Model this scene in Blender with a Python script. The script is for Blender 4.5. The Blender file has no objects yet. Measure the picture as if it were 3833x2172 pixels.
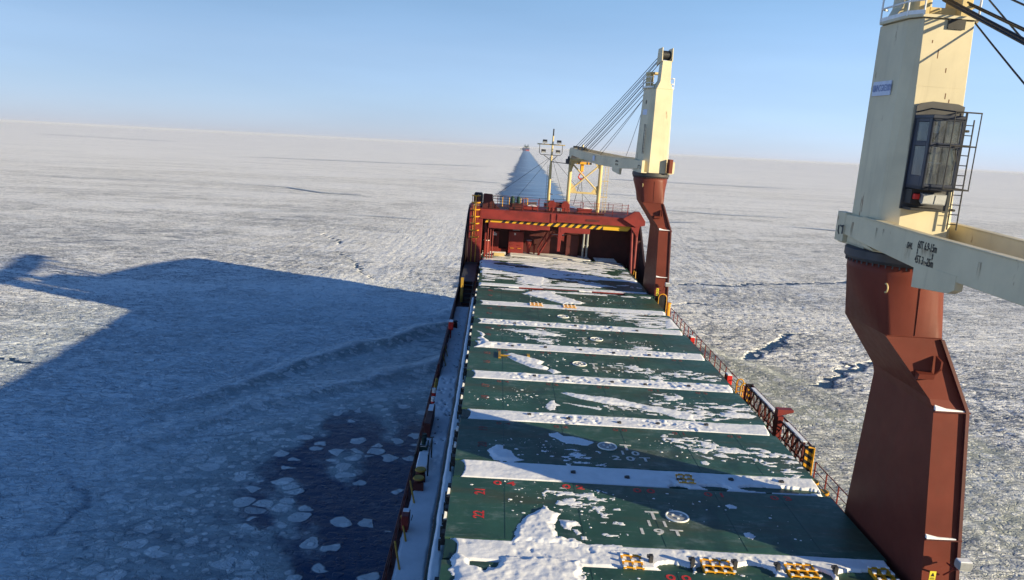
import bpy, bmesh, math, random
import numpy as np
from mathutils import Matrix, Vector

# ------------------------------------------------------------------ camera, world, sun, exposure
scene = bpy.context.scene
col = scene.collection
R = math.radians
# ship frame: X starboard, Y forward, Z up, origin at the camera.  The ship trims and heels a little:
# SHIP turns ship coordinates into world coordinates (sea level z = 0, camera 27.5 m above it).
EYE = 27.5
NRM = Vector((-0.0158, 0.0247, 0.99957)).normalized()
AX = (Vector((1, 0, 0)) - NRM * NRM.x).normalized()
AY = NRM.cross(AX)
SHIP = Matrix(((AX.x, AX.y, AX.z, 0), (AY.x, AY.y, AY.z, 0), (NRM.x, NRM.y, NRM.z, EYE), (0, 0, 0, 1)))

cam_d = bpy.data.cameras.new("camera")
cam = bpy.data.objects.new("camera", cam_d)
col.objects.link(cam)
cam_d.sensor_width = 36.0
cam_d.sensor_fit = 'HORIZONTAL'
cam_d.lens = 36.0 * 2950.0 / 3833.0
cam_d.clip_start = 0.2
cam_d.clip_end = 120000.0
pit, rol, yaw = R(11.703), R(3.906), R(1.703)
F = Vector((math.sin(yaw) * math.cos(pit), math.cos(yaw) * math.cos(pit), -math.sin(pit)))
Rt = Vector((math.cos(yaw), -math.sin(yaw), 0))
Up = Rt.cross(F)
R2 = Rt * math.cos(rol) + Up * math.sin(rol)
U2 = -Rt * math.sin(rol) + Up * math.cos(rol)
cam.matrix_world = SHIP @ Matrix(((R2.x, U2.x, -F.x, 0), (R2.y, U2.y, -F.y, 0), (R2.z, U2.z, -F.z, 0), (0, 0, 0, 1)))
scene.camera = cam

SUN_EL, SUN_AZ = R(12.7), R(61.5)          # azimuth measured from dead astern towards starboard
sun_dir = Vector((math.sin(SUN_AZ) * math.cos(SUN_EL), -math.cos(SUN_AZ) * math.cos(SUN_EL), math.sin(SUN_EL)))
sd = bpy.data.lights.new("sun", 'SUN')
sd.energy = 3.9
sd.angle = R(0.5)
sd.color = (1.0, 0.84, 0.54)
sun = bpy.data.objects.new("sun", sd)
col.objects.link(sun)
sun.rotation_euler = sun_dir.to_track_quat('Z', 'Y').to_euler()

world = bpy.data.worlds.new("World")
scene.world = world
world.use_nodes = True
wn = world.node_tree
bg = wn.nodes["Background"]
sky = wn.nodes.new("ShaderNodeTexSky")
sky.sky_type = 'NISHITA'
sky.sun_disc = False
sky.sun_elevation = SUN_EL
sky.sun_rotation = -math.atan2(sun_dir.x, sun_dir.y)
sky.altitude = 30
sky.air_density = 0.5
sky.dust_density = 0.0
sky.ozone_density = 3.0
# pale winter haze low in the sky: the Nishita sky tinted by elevation
wtc = wn.nodes.new("ShaderNodeTexCoord"); wsp = wn.nodes.new("ShaderNodeSeparateXYZ"); wn.links.new(wtc.outputs['Generated'], wsp.inputs[0])
wr = wn.nodes.new("ShaderNodeValToRGB"); wn.links.new(wsp.outputs['Z'], wr.inputs[0])
els = wr.color_ramp.elements
RAMP = [(0.0, (.44, .355, .405)), (.05, (.72, .555, .50)), (.107, (.98, .74, .60)), (.18, (1.03, .86, .68)), (.40, (.64, .76, .78)), (1.0, (.52, .69, .78))]
while len(els) < len(RAMP): els.new(.5)
for e_, (p_, c_) in zip(els, RAMP): e_.position = p_; e_.color = (*c_, 1)
wm = wn.nodes.new("ShaderNodeMix"); wm.data_type = 'RGBA'; wm.blend_type = 'MULTIPLY'; wm.inputs[0].default_value = 1.0
wn.links.new(sky.outputs[0], wm.inputs[6]); wn.links.new(wr.outputs[0], wm.inputs[7]); wx = wn.nodes.new("ShaderNodeMapRange"); wx.inputs[1].default_value = -.55; wx.inputs[2].default_value = .55; wx.inputs[3].default_value = 1.12; wx.inputs[4].default_value = .82
wn.links.new(wsp.outputs['X'], wx.inputs[0])
wmp = wn.nodes.new("ShaderNodeMapping"); wmp.inputs['Scale'].default_value = (2.2, 2.2, 16.0); wn.links.new(wtc.outputs['Generated'], wmp.inputs[0])
wno = wn.nodes.new("ShaderNodeTexNoise"); wno.inputs['Scale'].default_value = 1.3; wno.inputs['Detail'].default_value = 4; wn.links.new(wmp.outputs[0], wno.inputs['Vector'])
wnr = wn.nodes.new("ShaderNodeMapRange"); wnr.inputs[1].default_value = .3; wnr.inputs[2].default_value = .7; wnr.inputs[3].default_value = .955; wnr.inputs[4].default_value = 1.035; wn.links.new(wno.outputs[0], wnr.inputs[0])
wmu = wn.nodes.new("ShaderNodeMath"); wmu.operation = 'MULTIPLY'; wn.links.new(wx.outputs[0], wmu.inputs[0]); wn.links.new(wnr.outputs[0], wmu.inputs[1])
wv = wn.nodes.new("ShaderNodeVectorMath"); wv.operation = 'SCALE'; wn.links.new(wm.outputs[2], wv.inputs[0]); wn.links.new(wmu.outputs[0], wv.inputs['Scale']); wn.links.new(wv.outputs[0], bg.inputs[0])
bg.inputs[1].default_value = 0.126

vs = scene.view_settings
vs.view_transform = 'Standard'
vs.look = 'None'
vs.gamma = 1.0
vs.use_curve_mapping = False
vs.exposure = 1.2
scene.cycles.max_bounces = 5
scene.cycles.diffuse_bounces = 3
scene.cycles.glossy_bounces = 3
scene.cycles.volume_bounces = 0
scene.cycles.caustics_reflective = False
scene.cycles.caustics_refractive = False
scene.cycles.use_denoising = True

# ------------------------------------------------------------------ node helpers
def new_mat(name):
    m = bpy.data.materials.new(name)
    m.use_nodes = True
    nt = m.node_tree
    return m, nt, nt.nodes["Principled BSDF"]

class G:
    """tiny node-graph builder"""
    def __init__(s, nt): s.nt = nt
    def n(s, typ, **kw):
        x = s.nt.nodes.new(typ)
        for k, v in kw.items(): setattr(x, k, v)
        return x
    def link(s, a, b): s.nt.links.new(a, b)
    def val(s, sock, v):
        if hasattr(v, 'is_output') or isinstance(v, bpy.types.NodeSocket): s.link(v, sock)
        else: sock.default_value = v
    def math(s, op, a, b=0.0, c=0.0, clamp=False):
        x = s.n("ShaderNodeMath", operation=op, use_clamp=clamp)
        s.val(x.inputs[0], a); s.val(x.inputs[1], b); s.val(x.inputs[2], c)
        return x.outputs[0]
    def step(s, v, lo, hi, out0=0.0, out1=1.0):
        x = s.n("ShaderNodeMapRange", interpolation_type='SMOOTHSTEP')
        s.val(x.inputs[0], v); s.val(x.inputs[1], lo); s.val(x.inputs[2], hi); s.val(x.inputs[3], out0); s.val(x.inputs[4], out1)
        return x.outputs[0]
    def coord(s, scale=(1, 1, 1), rot=(0, 0, 0), loc=(0, 0, 0), src='Object'):
        t = s.n("ShaderNodeTexCoord")
        mp = s.n("ShaderNodeMapping")
        mp.inputs['Scale'].default_value = scale
        mp.inputs['Rotation'].default_value = rot
        mp.inputs['Location'].default_value = loc
        s.link(t.outputs[src], mp.inputs[0])
        return mp.outputs[0]
    def noise(s, vec, scale, detail=3, rough=0.55, dist=0.0):
        x = s.n("ShaderNodeTexNoise")
        s.link(vec, x.inputs['Vector'])
        x.inputs['Scale'].default_value = scale
        x.inputs['Detail'].default_value = detail
        x.inputs['Roughness'].default_value = rough
        x.inputs['Distortion'].default_value = dist
        return x.outputs[0]
    def vor(s, vec, scale, feature='DISTANCE_TO_EDGE', rand=1.0):
        x = s.n("ShaderNodeTexVoronoi", feature=feature)
        s.link(vec, x.inputs['Vector'])
        x.inputs['Scale'].default_value = scale
        x.inputs['Randomness'].default_value = rand
        return x
    def warp(s, vec, scale, amt):
        x = s.n("ShaderNodeTexNoise")
        s.link(vec, x.inputs['Vector'])
        x.inputs['Scale'].default_value = scale
        x.inputs['Detail'].default_value = 2
        sub = s.n("ShaderNodeVectorMath", operation='SUBTRACT')
        s.link(x.outputs['Color'], sub.inputs[0]); sub.inputs[1].default_value = (.5, .5, .5)
        sc = s.n("ShaderNodeVectorMath", operation='SCALE')
        s.link(sub.outputs[0], sc.inputs[0]); sc.inputs['Scale'].default_value = amt
        ad = s.n("ShaderNodeVectorMath", operation='ADD')
        s.link(vec, ad.inputs[0]); s.link(sc.outputs[0], ad.inputs[1])
        return ad.outputs[0]
    def mix(s, f, a, b, blend='MIX'):
        x = s.n("ShaderNodeMix", data_type='RGBA', blend_type=blend)
        s.val(x.inputs[0], f)
        for sock, v in ((x.inputs[6], a), (x.inputs[7], b)):
            if isinstance(v, tuple): sock.default_value = v if len(v) == 4 else (*v, 1)
            else: s.link(v, sock)
        return x.outputs[2]
    def attr(s, name):
        x = s.n("ShaderNodeAttribute", attribute_name=name)
        return x.outputs['Fac']
    def bump(s, h, strength=1.0, dist=1.0, normal=None):
        x = s.n("ShaderNodeBump")
        x.inputs['Strength'].default_value = strength
        x.inputs['Distance'].default_value = dist
        s.link(h, x.inputs['Height'])
        if normal is not None: s.link(normal, x.inputs['Normal'])
        return x.outputs[0]

# ------------------------------------------------------------------ numpy noise
_rng = np.random.RandomState(7)
_tab = _rng.rand(65536)
def _h(ix, iy, k=0):
    return _tab[((ix.astype(np.int64) * 73856093) ^ (iy.astype(np.int64) * 19349663) ^ (k * 83492791)) & 65535]
def vnoise(x, y, k=0):
    ix = np.floor(x); iy = np.floor(y); fx = x - ix; fy = y - iy
    fx = fx * fx * (3 - 2 * fx); fy = fy * fy * (3 - 2 * fy)
    a = _h(ix, iy, k); b = _h(ix + 1, iy, k); c = _h(ix, iy + 1, k); d = _h(ix + 1, iy + 1, k)
    return (a * (1 - fx) + b * fx) * (1 - fy) + (c * (1 - fx) + d * fx) * fy
def fbm(x, y, k=0, o=4, g=.5):
    s = 0; a = 1; t = 0
    for i in range(o):
        s = s + a * vnoise(x * 2 ** i + 17.3 * i, y * 2 ** i - 9.1 * i, k + i); t += a; a *= g
    return s / t
def vcell(x, y, k=0):
    """cellular noise: (F1, F2, random value of the nearest cell)"""
    ix = np.floor(x); iy = np.floor(y)
    f1 = np.full(x.shape, 9.); f2 = np.full(x.shape, 9.); idv = np.zeros(x.shape)
    for dx in (-1, 0, 1):
        for dy in (-1, 0, 1):
            cx = ix + dx; cy = iy + dy
            d = np.hypot(cx + _h(cx, cy, k + 11) - x, cy + _h(cx, cy, k + 23) - y)
            nearer = d < f1
            f2 = np.where(nearer, f1, np.minimum(f2, d))
            idv = np.where(nearer, _h(cx, cy, k + 37), idv)
            f1 = np.where(nearer, d, f1)
    return f1, f2, idv
def sstep(a, b, x):
    t = np.clip((x - a) / (b - a), 0, 1)
    return t * t * (3 - 2 * t)
def seg_dist(x, y, pts):
    """distance to a polyline and the running parameter 0..1 along it"""
    best = np.full(x.shape, 1e9); par = np.zeros(x.shape); n = len(pts) - 1
    for i in range(n):
        ax, ay = pts[i]; bx, by = pts[i + 1]; vx, vy = bx - ax, by - ay
        t = np.clip(((x - ax) * vx + (y - ay) * vy) / (vx * vx + vy * vy), 0, 1)
        d = np.hypot(x - ax - t * vx, y - ay - t * vy)
        m = d < best
        best = np.where(m, d, best); par = np.where(m, (i + t) / n, par)
    return best, par

def grid_object(name, X, Y, Z, keep=None, smooth=True, attrs=None):
    """tensor grid (2-D arrays) -> one mesh object; keep = mask of cells to keep"""
    ny, nx = X.shape
    idx = np.arange(nx * ny).reshape(ny, nx)
    q = np.stack([idx[:-1, :-1], idx[:-1, 1:], idx[1:, 1:], idx[1:, :-1]], -1)
    q = q[keep] if keep is not None else q.reshape(-1, 4)
    used = np.zeros(nx * ny, bool); used[q.ravel()] = True
    remap = np.cumsum(used) - 1
    q = remap[q]
    co = np.stack([X, Y, Z], -1).reshape(-1, 3)[used]
    me = bpy.data.meshes.new(name)
    me.vertices.add(len(co)); me.vertices.foreach_set("co", co.ravel().astype(np.float32))
    me.loops.add(q.size); me.loops.foreach_set("vertex_index", q.ravel().astype(np.int32))
    me.polygons.add(len(q))
    me.polygons.foreach_set("loop_start", np.arange(0, q.size, 4, dtype=np.int32))
    if smooth: me.polygons.foreach_set("use_smooth", np.ones(len(q), bool))
    me.update(calc_edges=True)
    for k, v in (attrs or {}).items():
        a = me.attributes.new(k, 'FLOAT', 'POINT')
        a.data.foreach_set("value", v.reshape(-1)[used].astype(np.float32))
    o = bpy.data.objects.new(name, me)
    col.objects.link(o)
    return o
# ------------------------------------------------------------------ the frozen sea
def spaced(a, b, d0, growth):
    out = [a]; d = d0
    while out[-1] < b:
        out.append(out[-1] + d); d *= growth
    return np.array(out)
_yn = np.concatenate([[-4000, -1500, -500, -150, -40, 0, 20, 32], spaced(38, 130, .28, 1.0)])
_yf = spaced(_yn[-1] + .3, 60000, .32, 1.028)
ys = np.concatenate([_yn, _yf])
_xm = np.arange(-62, 62.01, .34)
_xr = spaced(62.4, 60000, .42, 1.05)
xs = np.concatenate([-_xr[::-1], _xm, _xr])
SX, SY = np.meshgrid(xs, ys)
near = sstep(420, 150, SY) * sstep(200, 90, np.abs(SX))
# port side: bow-wave crests running off the hull, dark churned water along the hull
wx = SX + 1.6 * (fbm(SX * .15, SY * .15, 3) - .5) * 2
wy = SY + 1.6 * (fbm(SX * .15 + 40, SY * .15, 5) - .5) * 2
c1 = [(-4.6, 119.5), (-8.8, 114.7), (-12.8, 108.5), (-17.5, 103.3), (-19.9, 99.7), (-23.0, 93.0), (-27, 86), (-33, 76)]
c2 = [(-4.6, 98), (-7.1, 94.8), (-12.3, 90.2), (-16.6, 85.8), (-20.4, 82.5), (-23.6, 78.6), (-27, 73), (-31, 66)]
c0 = [(-4.0, 132), (-6.0, 129), (-9.4, 122.3), (-12, 118)]
d1, p1 = seg_dist(wx, wy, c1)
d2, p2 = seg_dist(wx, wy, c2)
d0, p0 = seg_dist(wx, wy, c0)
ridge = .95 * np.exp(-(d1 / 1.7) ** 2) * (1 - p1 * .75) + .75 * np.exp(-(d2 / 1.9) ** 2) * (1 - p2 * .8) + .5 * np.exp(-(d0 / 1.4) ** 2) * (1 - p0)
def side(x, y, pts):              # behind the crest (towards the camera)
    px = np.array([p[0] for p in pts])[::-1]; py = np.array([p[1] for p in pts])[::-1]
    return np.interp(x, px, py) - y
s1 = side(wx, wy, c1); s2 = side(wx, wy, c2)
inw = sstep(-38, -24, wx)
trough1 = np.exp(-((s1 - 5) / 4.0) ** 2) * inw * (wx < -3)
trough2 = np.exp(-((s2 - 4) / 3.5) ** 2) * inw * (wx < -3)
slush = np.clip(.95 * sstep(-.4, 1.4, s1) * np.exp(-(np.maximum(s1, 0) / 6.5) ** 2) * inw + .8 * sstep(-.4, 1.4, s2) * np.exp(-(np.maximum(s2, 0) / 6.) ** 2) * inw, 0, 1) * (SX < 0) * (SY < 135)
slush = np.maximum(slush, .80 * sstep(0, 14, s2) * sstep(-36, -20, wx) * (SX < 0))
portwet = sstep(2, 22, s2) * sstep(-40, -18, wx) * (SX < 0)
slush = np.maximum(slush, .35 * sstep(-3, 8, s1) * sstep(-40, -20, wx) * (SX < 0) * (SY < 125))
# dark water patches beside the hull
dk = fbm(SX * .20 + SY * .05 + 3, SY * .11, 40, 4, .58)
hull_near = sstep(-24, -15, SX) * (SX < 2) * sstep(92, 66, SY)
darkm = 1.0 * hull_near * sstep(.34, .68, dk + .09 * sstep(-18, -10, SX) + .17 * sstep(-13, -7, SX) + .06 * sstep(76, 46, SY))
darkm = np.maximum(darkm, .42 * portwet)
darkm = np.maximum(darkm, .30 * (SX < 0) * inw * np.maximum(np.exp(-((s1 - 3.2) / 2.2) ** 2), np.exp(-((s2 - 3.2) / 2.2) ** 2)) * (SY < 130))
darkm = np.maximum(darkm, .7 * hull_near * sstep(-11, -5.5, SX) * sstep(.45, .55, dk))
# starboard: the bow wave folds the pack, then a wide belt of pancake slush runs aft
sw = [(20, 127), (27, 117), (32.5, 106.5), (35.6, 100.4), (38, 94), (42, 86)]
d3, p3 = seg_dist(wx, wy, sw)
ridge = ridge + .55 * np.exp(-(d3 / 1.6) ** 2) * (1 - .8 * p3)
edge_r = np.interp(SY, [30, 60, 85, 100, 112, 135, 160], [66, 60, 50, 41, 34, 24, 18]) + 9 * (fbm(SX * .12, SY * .12, 60) - .5)
st = sstep(1.5, -5, SX - edge_r) * (SX > 10) * sstep(140, 120, SY)
patch = fbm(SX * .09 + 7, SY * .16, 71, 4)
slush = np.maximum(slush, st * (.50 + .50 * sstep(.38, .56, patch)))
# leads: long cracks where dark water shows
crest = np.exp(-((s1 + .3) / .75) ** 2) * inw * (1 - p1 * .9) * (SX < -3) * (SY < 130) + .8 * np.exp(-((s2 + .3) / .75) ** 2) * inw * (1 - p2 * .9) * (SX < -3)
leads = np.zeros(SX.shape)
_q1, _q2, qid = vcell(SX * .75, SY * .75, 88)
jx = SX + .8 * (fbm(SX * .5, SY * .5, 81) - .5) * 2 + .2 * (qid - .5)
jy = SY + .8 * (fbm(SX * .5 + 9, SY * .5, 83) - .5) * 2
for pts, wdt in (([(34.2, 104.6), (37.5, 107.2), (38.4, 109.6), (40.9, 111.0), (42.2, 114.2), (45.0, 116.6), (45.6, 119.4), (48.5, 122.5), (52, 124)], .80),
                 ([(39.0, 93.6), (42.2, 94.4), (43.9, 97.6), (46.4, 98.2), (47.0, 101.6), (50.4, 102.4), (53.0, 106.2), (57, 107.5), (61, 112)], .74),
                 ([(46.8, 101), (50, 104.5), (49, 107)], .4), ([(53, 106), (56, 103), (60, 102.5)], .5),
                 ([(39.1, 166), (45.1, 169.0), (51.5, 167.4), (57.6, 172.2), (69.7, 176), (83.9, 181), (98, 184)], .9),
                 ([(-40, 196), (-36, 188), (-33, 181), (-30.5, 175), (-28.5, 168), (-27.2, 163), (-22, 152)], .34),
                 ([(-50, 228), (-47, 222), (-42, 214), (-40, 205)], .4),
                 ([(62, 132), (70, 136), (74, 134), (84, 140)], .45), ([(30, 140), (38, 146), (46, 144)], .35),
                 ([(-62, 92), (-56, 90), (-52, 89)], .5)):
    d, p = seg_dist(jx, jy, pts)
    w_ = wdt * (.45 + .9 * vnoise(SX * .35, SY * .35, 91)) * sstep(0, .12, p) * sstep(1, .85, p)
    leads = np.maximum(leads, sstep(w_ + .14, w_ - .14, d))
# fine branching cracks between plates of the pack
k1, k2, kid = vcell(SX * .085 + 1.2 * (fbm(SX * .12, SY * .12, 201) - .5), SY * .12 + 1.2 * (fbm(SX * .12, SY * .12, 203) - .5), 205)
fine = sstep(.035, .008, k2 - k1) * sstep(.50, .58, fbm(SX * .03, SY * .03, 207, 3)) * near
# frost on the far pack: wide tonal belts
belt = fbm(SX * .0035, SY * .012, 120, 4)
# relief
fx = SX * .62 + .5 * fbm(SX * .6, SY * .6, 9); fy = SY * 1.0 + .5 * fbm(SX * .6 + 31, SY * .6, 13)
a1, a2, aid = vcell(fx * .95, fy * .95, 2)
e1 = sstep(.02, .22, a2 - a1)
b1, b2, bid = vcell(SX * 1.9 + 5, SY * 1.9, 4)
relief = .10 * e1 * (.4 + aid) + .08 * (bid > .8) * sstep(.5, .1, b1) + .12 * (fbm(SX * .35, SY * .8, 15) - .5) + .09 * (fbm(SX * .9, SY * 2.2, 19, 3) - .5)
dist_ = np.hypot(SX, SY)
plate = np.where(dist_ < 420, kid, fbm(SX * .012, SY * .05, 231, 3) * 1.6 - .3)
rpatch = fbm(SX * .018, SY * .045, 233, 4)
rough = (.22 + .78 * sstep(1100, 160, dist_)) * np.clip(.35 + .45 * plate + 1.6 * (rpatch - .40), .12, 1.0)
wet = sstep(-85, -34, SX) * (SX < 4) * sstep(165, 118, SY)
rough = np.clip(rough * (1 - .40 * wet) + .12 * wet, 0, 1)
# smooth frozen brash: the old track flaring away to port of the channel, and a few drifted streaks
dtr, ptr = seg_dist(SX + 8 * (fbm(SX * .03, SY * .03, 211) - .5), SY, [(-2, 800), (-6, 480), (-13, 300), (-20, 215), (-26, 160), (-30, 120)])
smoothm = .85 * np.exp(-(dtr / (5 + .02 * SY)) ** 2) * sstep(90, 150, SY)
cl_ = 7 + .0343 * SY - (19.5 + .0055 * SY) - 6 - .010 * SY
smoothm = np.maximum(smoothm, .95 * np.exp(-((SX - cl_) / (5 + .014 * SY)) ** 2) * sstep(250, 420, SY) * (SY < 6000))
strk_ = fbm(SX * .008, SY * .035, 221, 4)
smoothm = np.maximum(smoothm, .8 * sstep(.58, .70, strk_) * sstep(150, 300, SY))
calm = np.clip(darkm * .9 + leads + .75 * slush, 0, 1)
lip = sstep(.0, .02, leads)
SZ = near * (relief * (1 - .8 * calm) * (1 - .9 * lip) + ridge - .25 * trough1 - .2 * trough2 + .25 * (fbm(SX * .1, SY * .1, 21, 2) - .5)) - .05 * near * leads
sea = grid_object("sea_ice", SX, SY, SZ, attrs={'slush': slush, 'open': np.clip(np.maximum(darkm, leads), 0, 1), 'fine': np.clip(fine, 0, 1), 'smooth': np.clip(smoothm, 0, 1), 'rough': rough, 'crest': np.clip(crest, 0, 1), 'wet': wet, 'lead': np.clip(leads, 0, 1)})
sea['kind'] = 'structure'

def ice_material():
    m, nt, p = new_mat("pack_ice")
    g = G(nt)
    c = g.coord()
    cw = g.warp(c, .9, .9)
    st = g.n("ShaderNodeMapping"); st.inputs['Scale'].default_value = (.55, 1.0, 1.0); g.link(cw, st.inputs[0]); cs = st.outputs[0]
    v1 = g.vor(cs, 1.05).outputs['Distance']
    v1c = g.vor(cs, 1.05, 'F1')
    v2 = g.vor(cw, 2.6).outputs['Distance']
    v2c = g.vor(cw, 2.6, 'F1')
    sepa = g.n("ShaderNodeSeparateColor"); g.link(v1c.outputs['Color'], sepa.inputs[0])
    sepb = g.n("ShaderNodeSeparateColor"); g.link(v2c.outputs['Color'], sepb.inputs[0])
    slush_a, open_a = g.attr('slush'), g.attr('open')
    nA = g.noise(cs, .8, 4, .6)
    nF = g.noise(cs, 6.0, 4, .62)
    gate = g.step(g.noise(cs, .55, 3, .6), .46, .60)
    crack1 = g.math('MAXIMUM', g.step(v1, .0, .075), g.math('SUBTRACT', 1.0, gate))
    crack2 = g.math('MAXIMUM', g.step(v2, .0, .14), g.step(g.noise(cw, .8, 3, .6), .45, .55))
    # heights
    hh = g.math('MULTIPLY', crack1, .16)
    hh = g.math('ADD', hh, g.math('MULTIPLY', sepa.outputs[0], .16))
    small = g.math('MULTIPLY', g.math('MULTIPLY', crack2, sepb.outputs[0]), .14)
    hh = g.math('ADD', hh, small)
    hh = g.math('ADD', hh, g.math('MULTIPLY', nA, .22))
    hh = g.math('ADD', hh, g.math('MULTIPLY', nF, .10))
    strk = g.n("ShaderNodeMapping"); strk.inputs['Scale'].default_value = (.22, 1.3, 1.0); strk.inputs['Rotation'].default_value = (0, 0, .05); g.link(cw, strk.inputs[0])
    rip = g.noise(strk.outputs[0], 1.5, 3, .55)
    hh = g.math('ADD', hh, g.math('MULTIPLY', rip, .32))
    rough_a = g.math('MULTIPLY', g.attr('rough'), g.math('SUBTRACT', 1.0, g.math('MULTIPLY', g.attr('smooth'), .75)))
    def lines(sx_, sy_, rot_, scl, wd):
        mm = g.n("ShaderNodeMapping"); mm.inputs['Scale'].default_value = (sx_, sy_, 1.0); mm.inputs['Rotation'].default_value = (0, 0, rot_); g.link(cw, mm.inputs[0])
        nn = g.noise(mm.outputs[0], scl, 4, .58)
        d_ = g.math('ABSOLUTE', g.math('SUBTRACT', nn, .5))
        wr_ = g.math('ADD', .002, g.math('MULTIPLY', rough_a, wd))
        return nn, g.step(d_, g.math('MULTIPLY', wr_, .45), wr_)
    l1n, l1 = lines(.20, 1.0, .05, 1.1, .036)
    l2n, l2 = lines(.45, 1.0, -.06, 2.4, .040)
    gate2 = g.step(g.noise(cs, .16, 3, .6), .42, .58)
    l2 = g.math('MAXIMUM', l2, gate2)
    lines_ = g.math('MULTIPLY', l1, l2)
    hh = g.math('ADD', hh, g.math('MULTIPLY', g.math('MULTIPLY', lines_, rough_a), .16))
    hh = g.math('ADD', hh, g.math('MULTIPLY', g.math('GREATER_THAN', l1n, .5), .05))
    calm = g.math('MULTIPLY', g.math('SUBTRACT', 1.0, g.math('MULTIPLY', open_a, .75)), g.math('SUBTRACT', 1.0, g.math('MULTIPLY', slush_a, .35)))
    hh = g.math('MULTIPLY', hh, calm)
    # colours
    snow = (.97, .965, .955); grey = (.55, .62, .71); sl = (.20, .26, .29); wat = (.009, .040, .105)
    lowm = g.math('MULTIPLY', g.math('MULTIPLY', g.step(sepa.outputs[1], .55, .95), .38), g.attr('rough'))
    ice = g.mix(lowm, snow, grey)
    ice = g.mix(g.math('MULTIPLY', g.math('SUBTRACT', 1.0, g.math('MULTIPLY', crack1, g.math('ADD', .70, g.math('MULTIPLY', crack2, .30)))), .75), ice, (.20, .27, .38))
    belt = g.noise(g.coord((.01, .035, 1)), 1.0, 4, .55)
    ice = g.mix(g.math('MULTIPLY', g.step(belt, .55, .72), .22), ice, (.55, .60, .70))
    ice = g.mix(g.math('MULTIPLY', g.step(g.noise(cs, .35, 4, .6), .62, .70), .32), ice, (.40, .47, .58))
    ice = g.mix(g.math('MULTIPLY', g.math('SUBTRACT', 1.0, lines_), .86), ice, (.13, .17, .25))
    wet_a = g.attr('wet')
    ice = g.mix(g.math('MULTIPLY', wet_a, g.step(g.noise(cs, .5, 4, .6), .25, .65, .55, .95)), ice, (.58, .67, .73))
    ice = g.mix(g.math('MULTIPLY', g.attr('fine'), .85), ice, (.10, .15, .24))
    # slush: dark paste with rounded pale floes
    pan = g.vor(g.warp(c, 1.4, .45), 1.35, 'F1')
    sepp = g.n("ShaderNodeSeparateColor"); g.link(pan.outputs['Color'], sepp.inputs[0])
    rad = g.math('ADD', .12, g.math('MULTIPLY', sepp.outputs[0], .42))
    disc = g.step(g.math('SUBTRACT', pan.outputs['Distance'], rad), .06, -.06)
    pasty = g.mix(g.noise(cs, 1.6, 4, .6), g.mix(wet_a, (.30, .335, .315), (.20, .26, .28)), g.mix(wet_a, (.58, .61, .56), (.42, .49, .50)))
    slc = g.mix(g.math('MULTIPLY', disc, g.math('ADD', .25, g.math('MULTIPLY', sepp.outputs[1], .7))), pasty, (.88, .89, .87))
    colr = g.mix(g.math('MULTIPLY', slush_a, g.step(g.noise(cs, .9, 4, .6), .25, .60, .72, 1.0)), ice, slc)
    colr = g.mix(g.math('MULTIPLY', g.attr('crest'), g.step(g.noise(cs, 1.4, 4, .65), .20, .55, .5, 1.0)), colr, (.93, .95, .95))
    # open water, with a few floes left in it
    om = g.step(g.math('ADD', g.math('ADD', open_a, g.math('MULTIPLY', g.math('SUBTRACT', g.noise(cs, .45, 4, .6), .5), .7)), g.math('MULTIPLY', g.math('SUBTRACT', g.noise(cs, 2.2, 5, .65), .5), .7)), .22, .98)
    om = g.math('MULTIPLY', om, g.step(open_a, .02, .2))
    om = g.math('MAXIMUM', om, g.step(g.attr('lead'), .35, .65))
    bwv = g.warp(c, .9, .5)
    bigf = g.vor(bwv, .62, 'F1')
    bige = g.vor(bwv, .62).outputs['Distance']
    sepf = g.n("ShaderNodeSeparateColor"); g.link(bigf.outputs['Color'], sepf.inputs[0])
    fl = g.math('MULTIPLY', g.math('MULTIPLY', g.step(sepf.outputs[0], .62, .64), g.step(bige, .05, .09)), g.step(bigf.outputs['Distance'], .58, .50))
    colr = g.mix(g.math('MULTIPLY', g.math('MULTIPLY', fl, slush_a), .7), colr, (.80, .83, .85))
    om = g.math('MULTIPLY', om, g.math('SUBTRACT', 1.0, g.math('MULTIPLY', fl, .85)))
    colr = g.mix(om, colr, wat)
    g.link(colr, p.inputs['Base Color'])
    rg = g.math('SUBTRACT', .85, g.math('MULTIPLY', om, .50))
    g.link(rg, p.inputs['Roughness'])
    p.inputs['Specular IOR Level'].default_value = .07
    hh = g.math('ADD', hh, g.math('MULTIPLY', g.math('MULTIPLY', disc, slush_a), .10))
    hh = g.math('ADD', hh, g.math('MULTIPLY', fl, g.math('MULTIPLY', open_a, .10)))
    g.link(g.bump(hh, 1.0, .62), p.inputs['Normal'])
    return m
sea.data.materials.append(ice_material())
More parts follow.
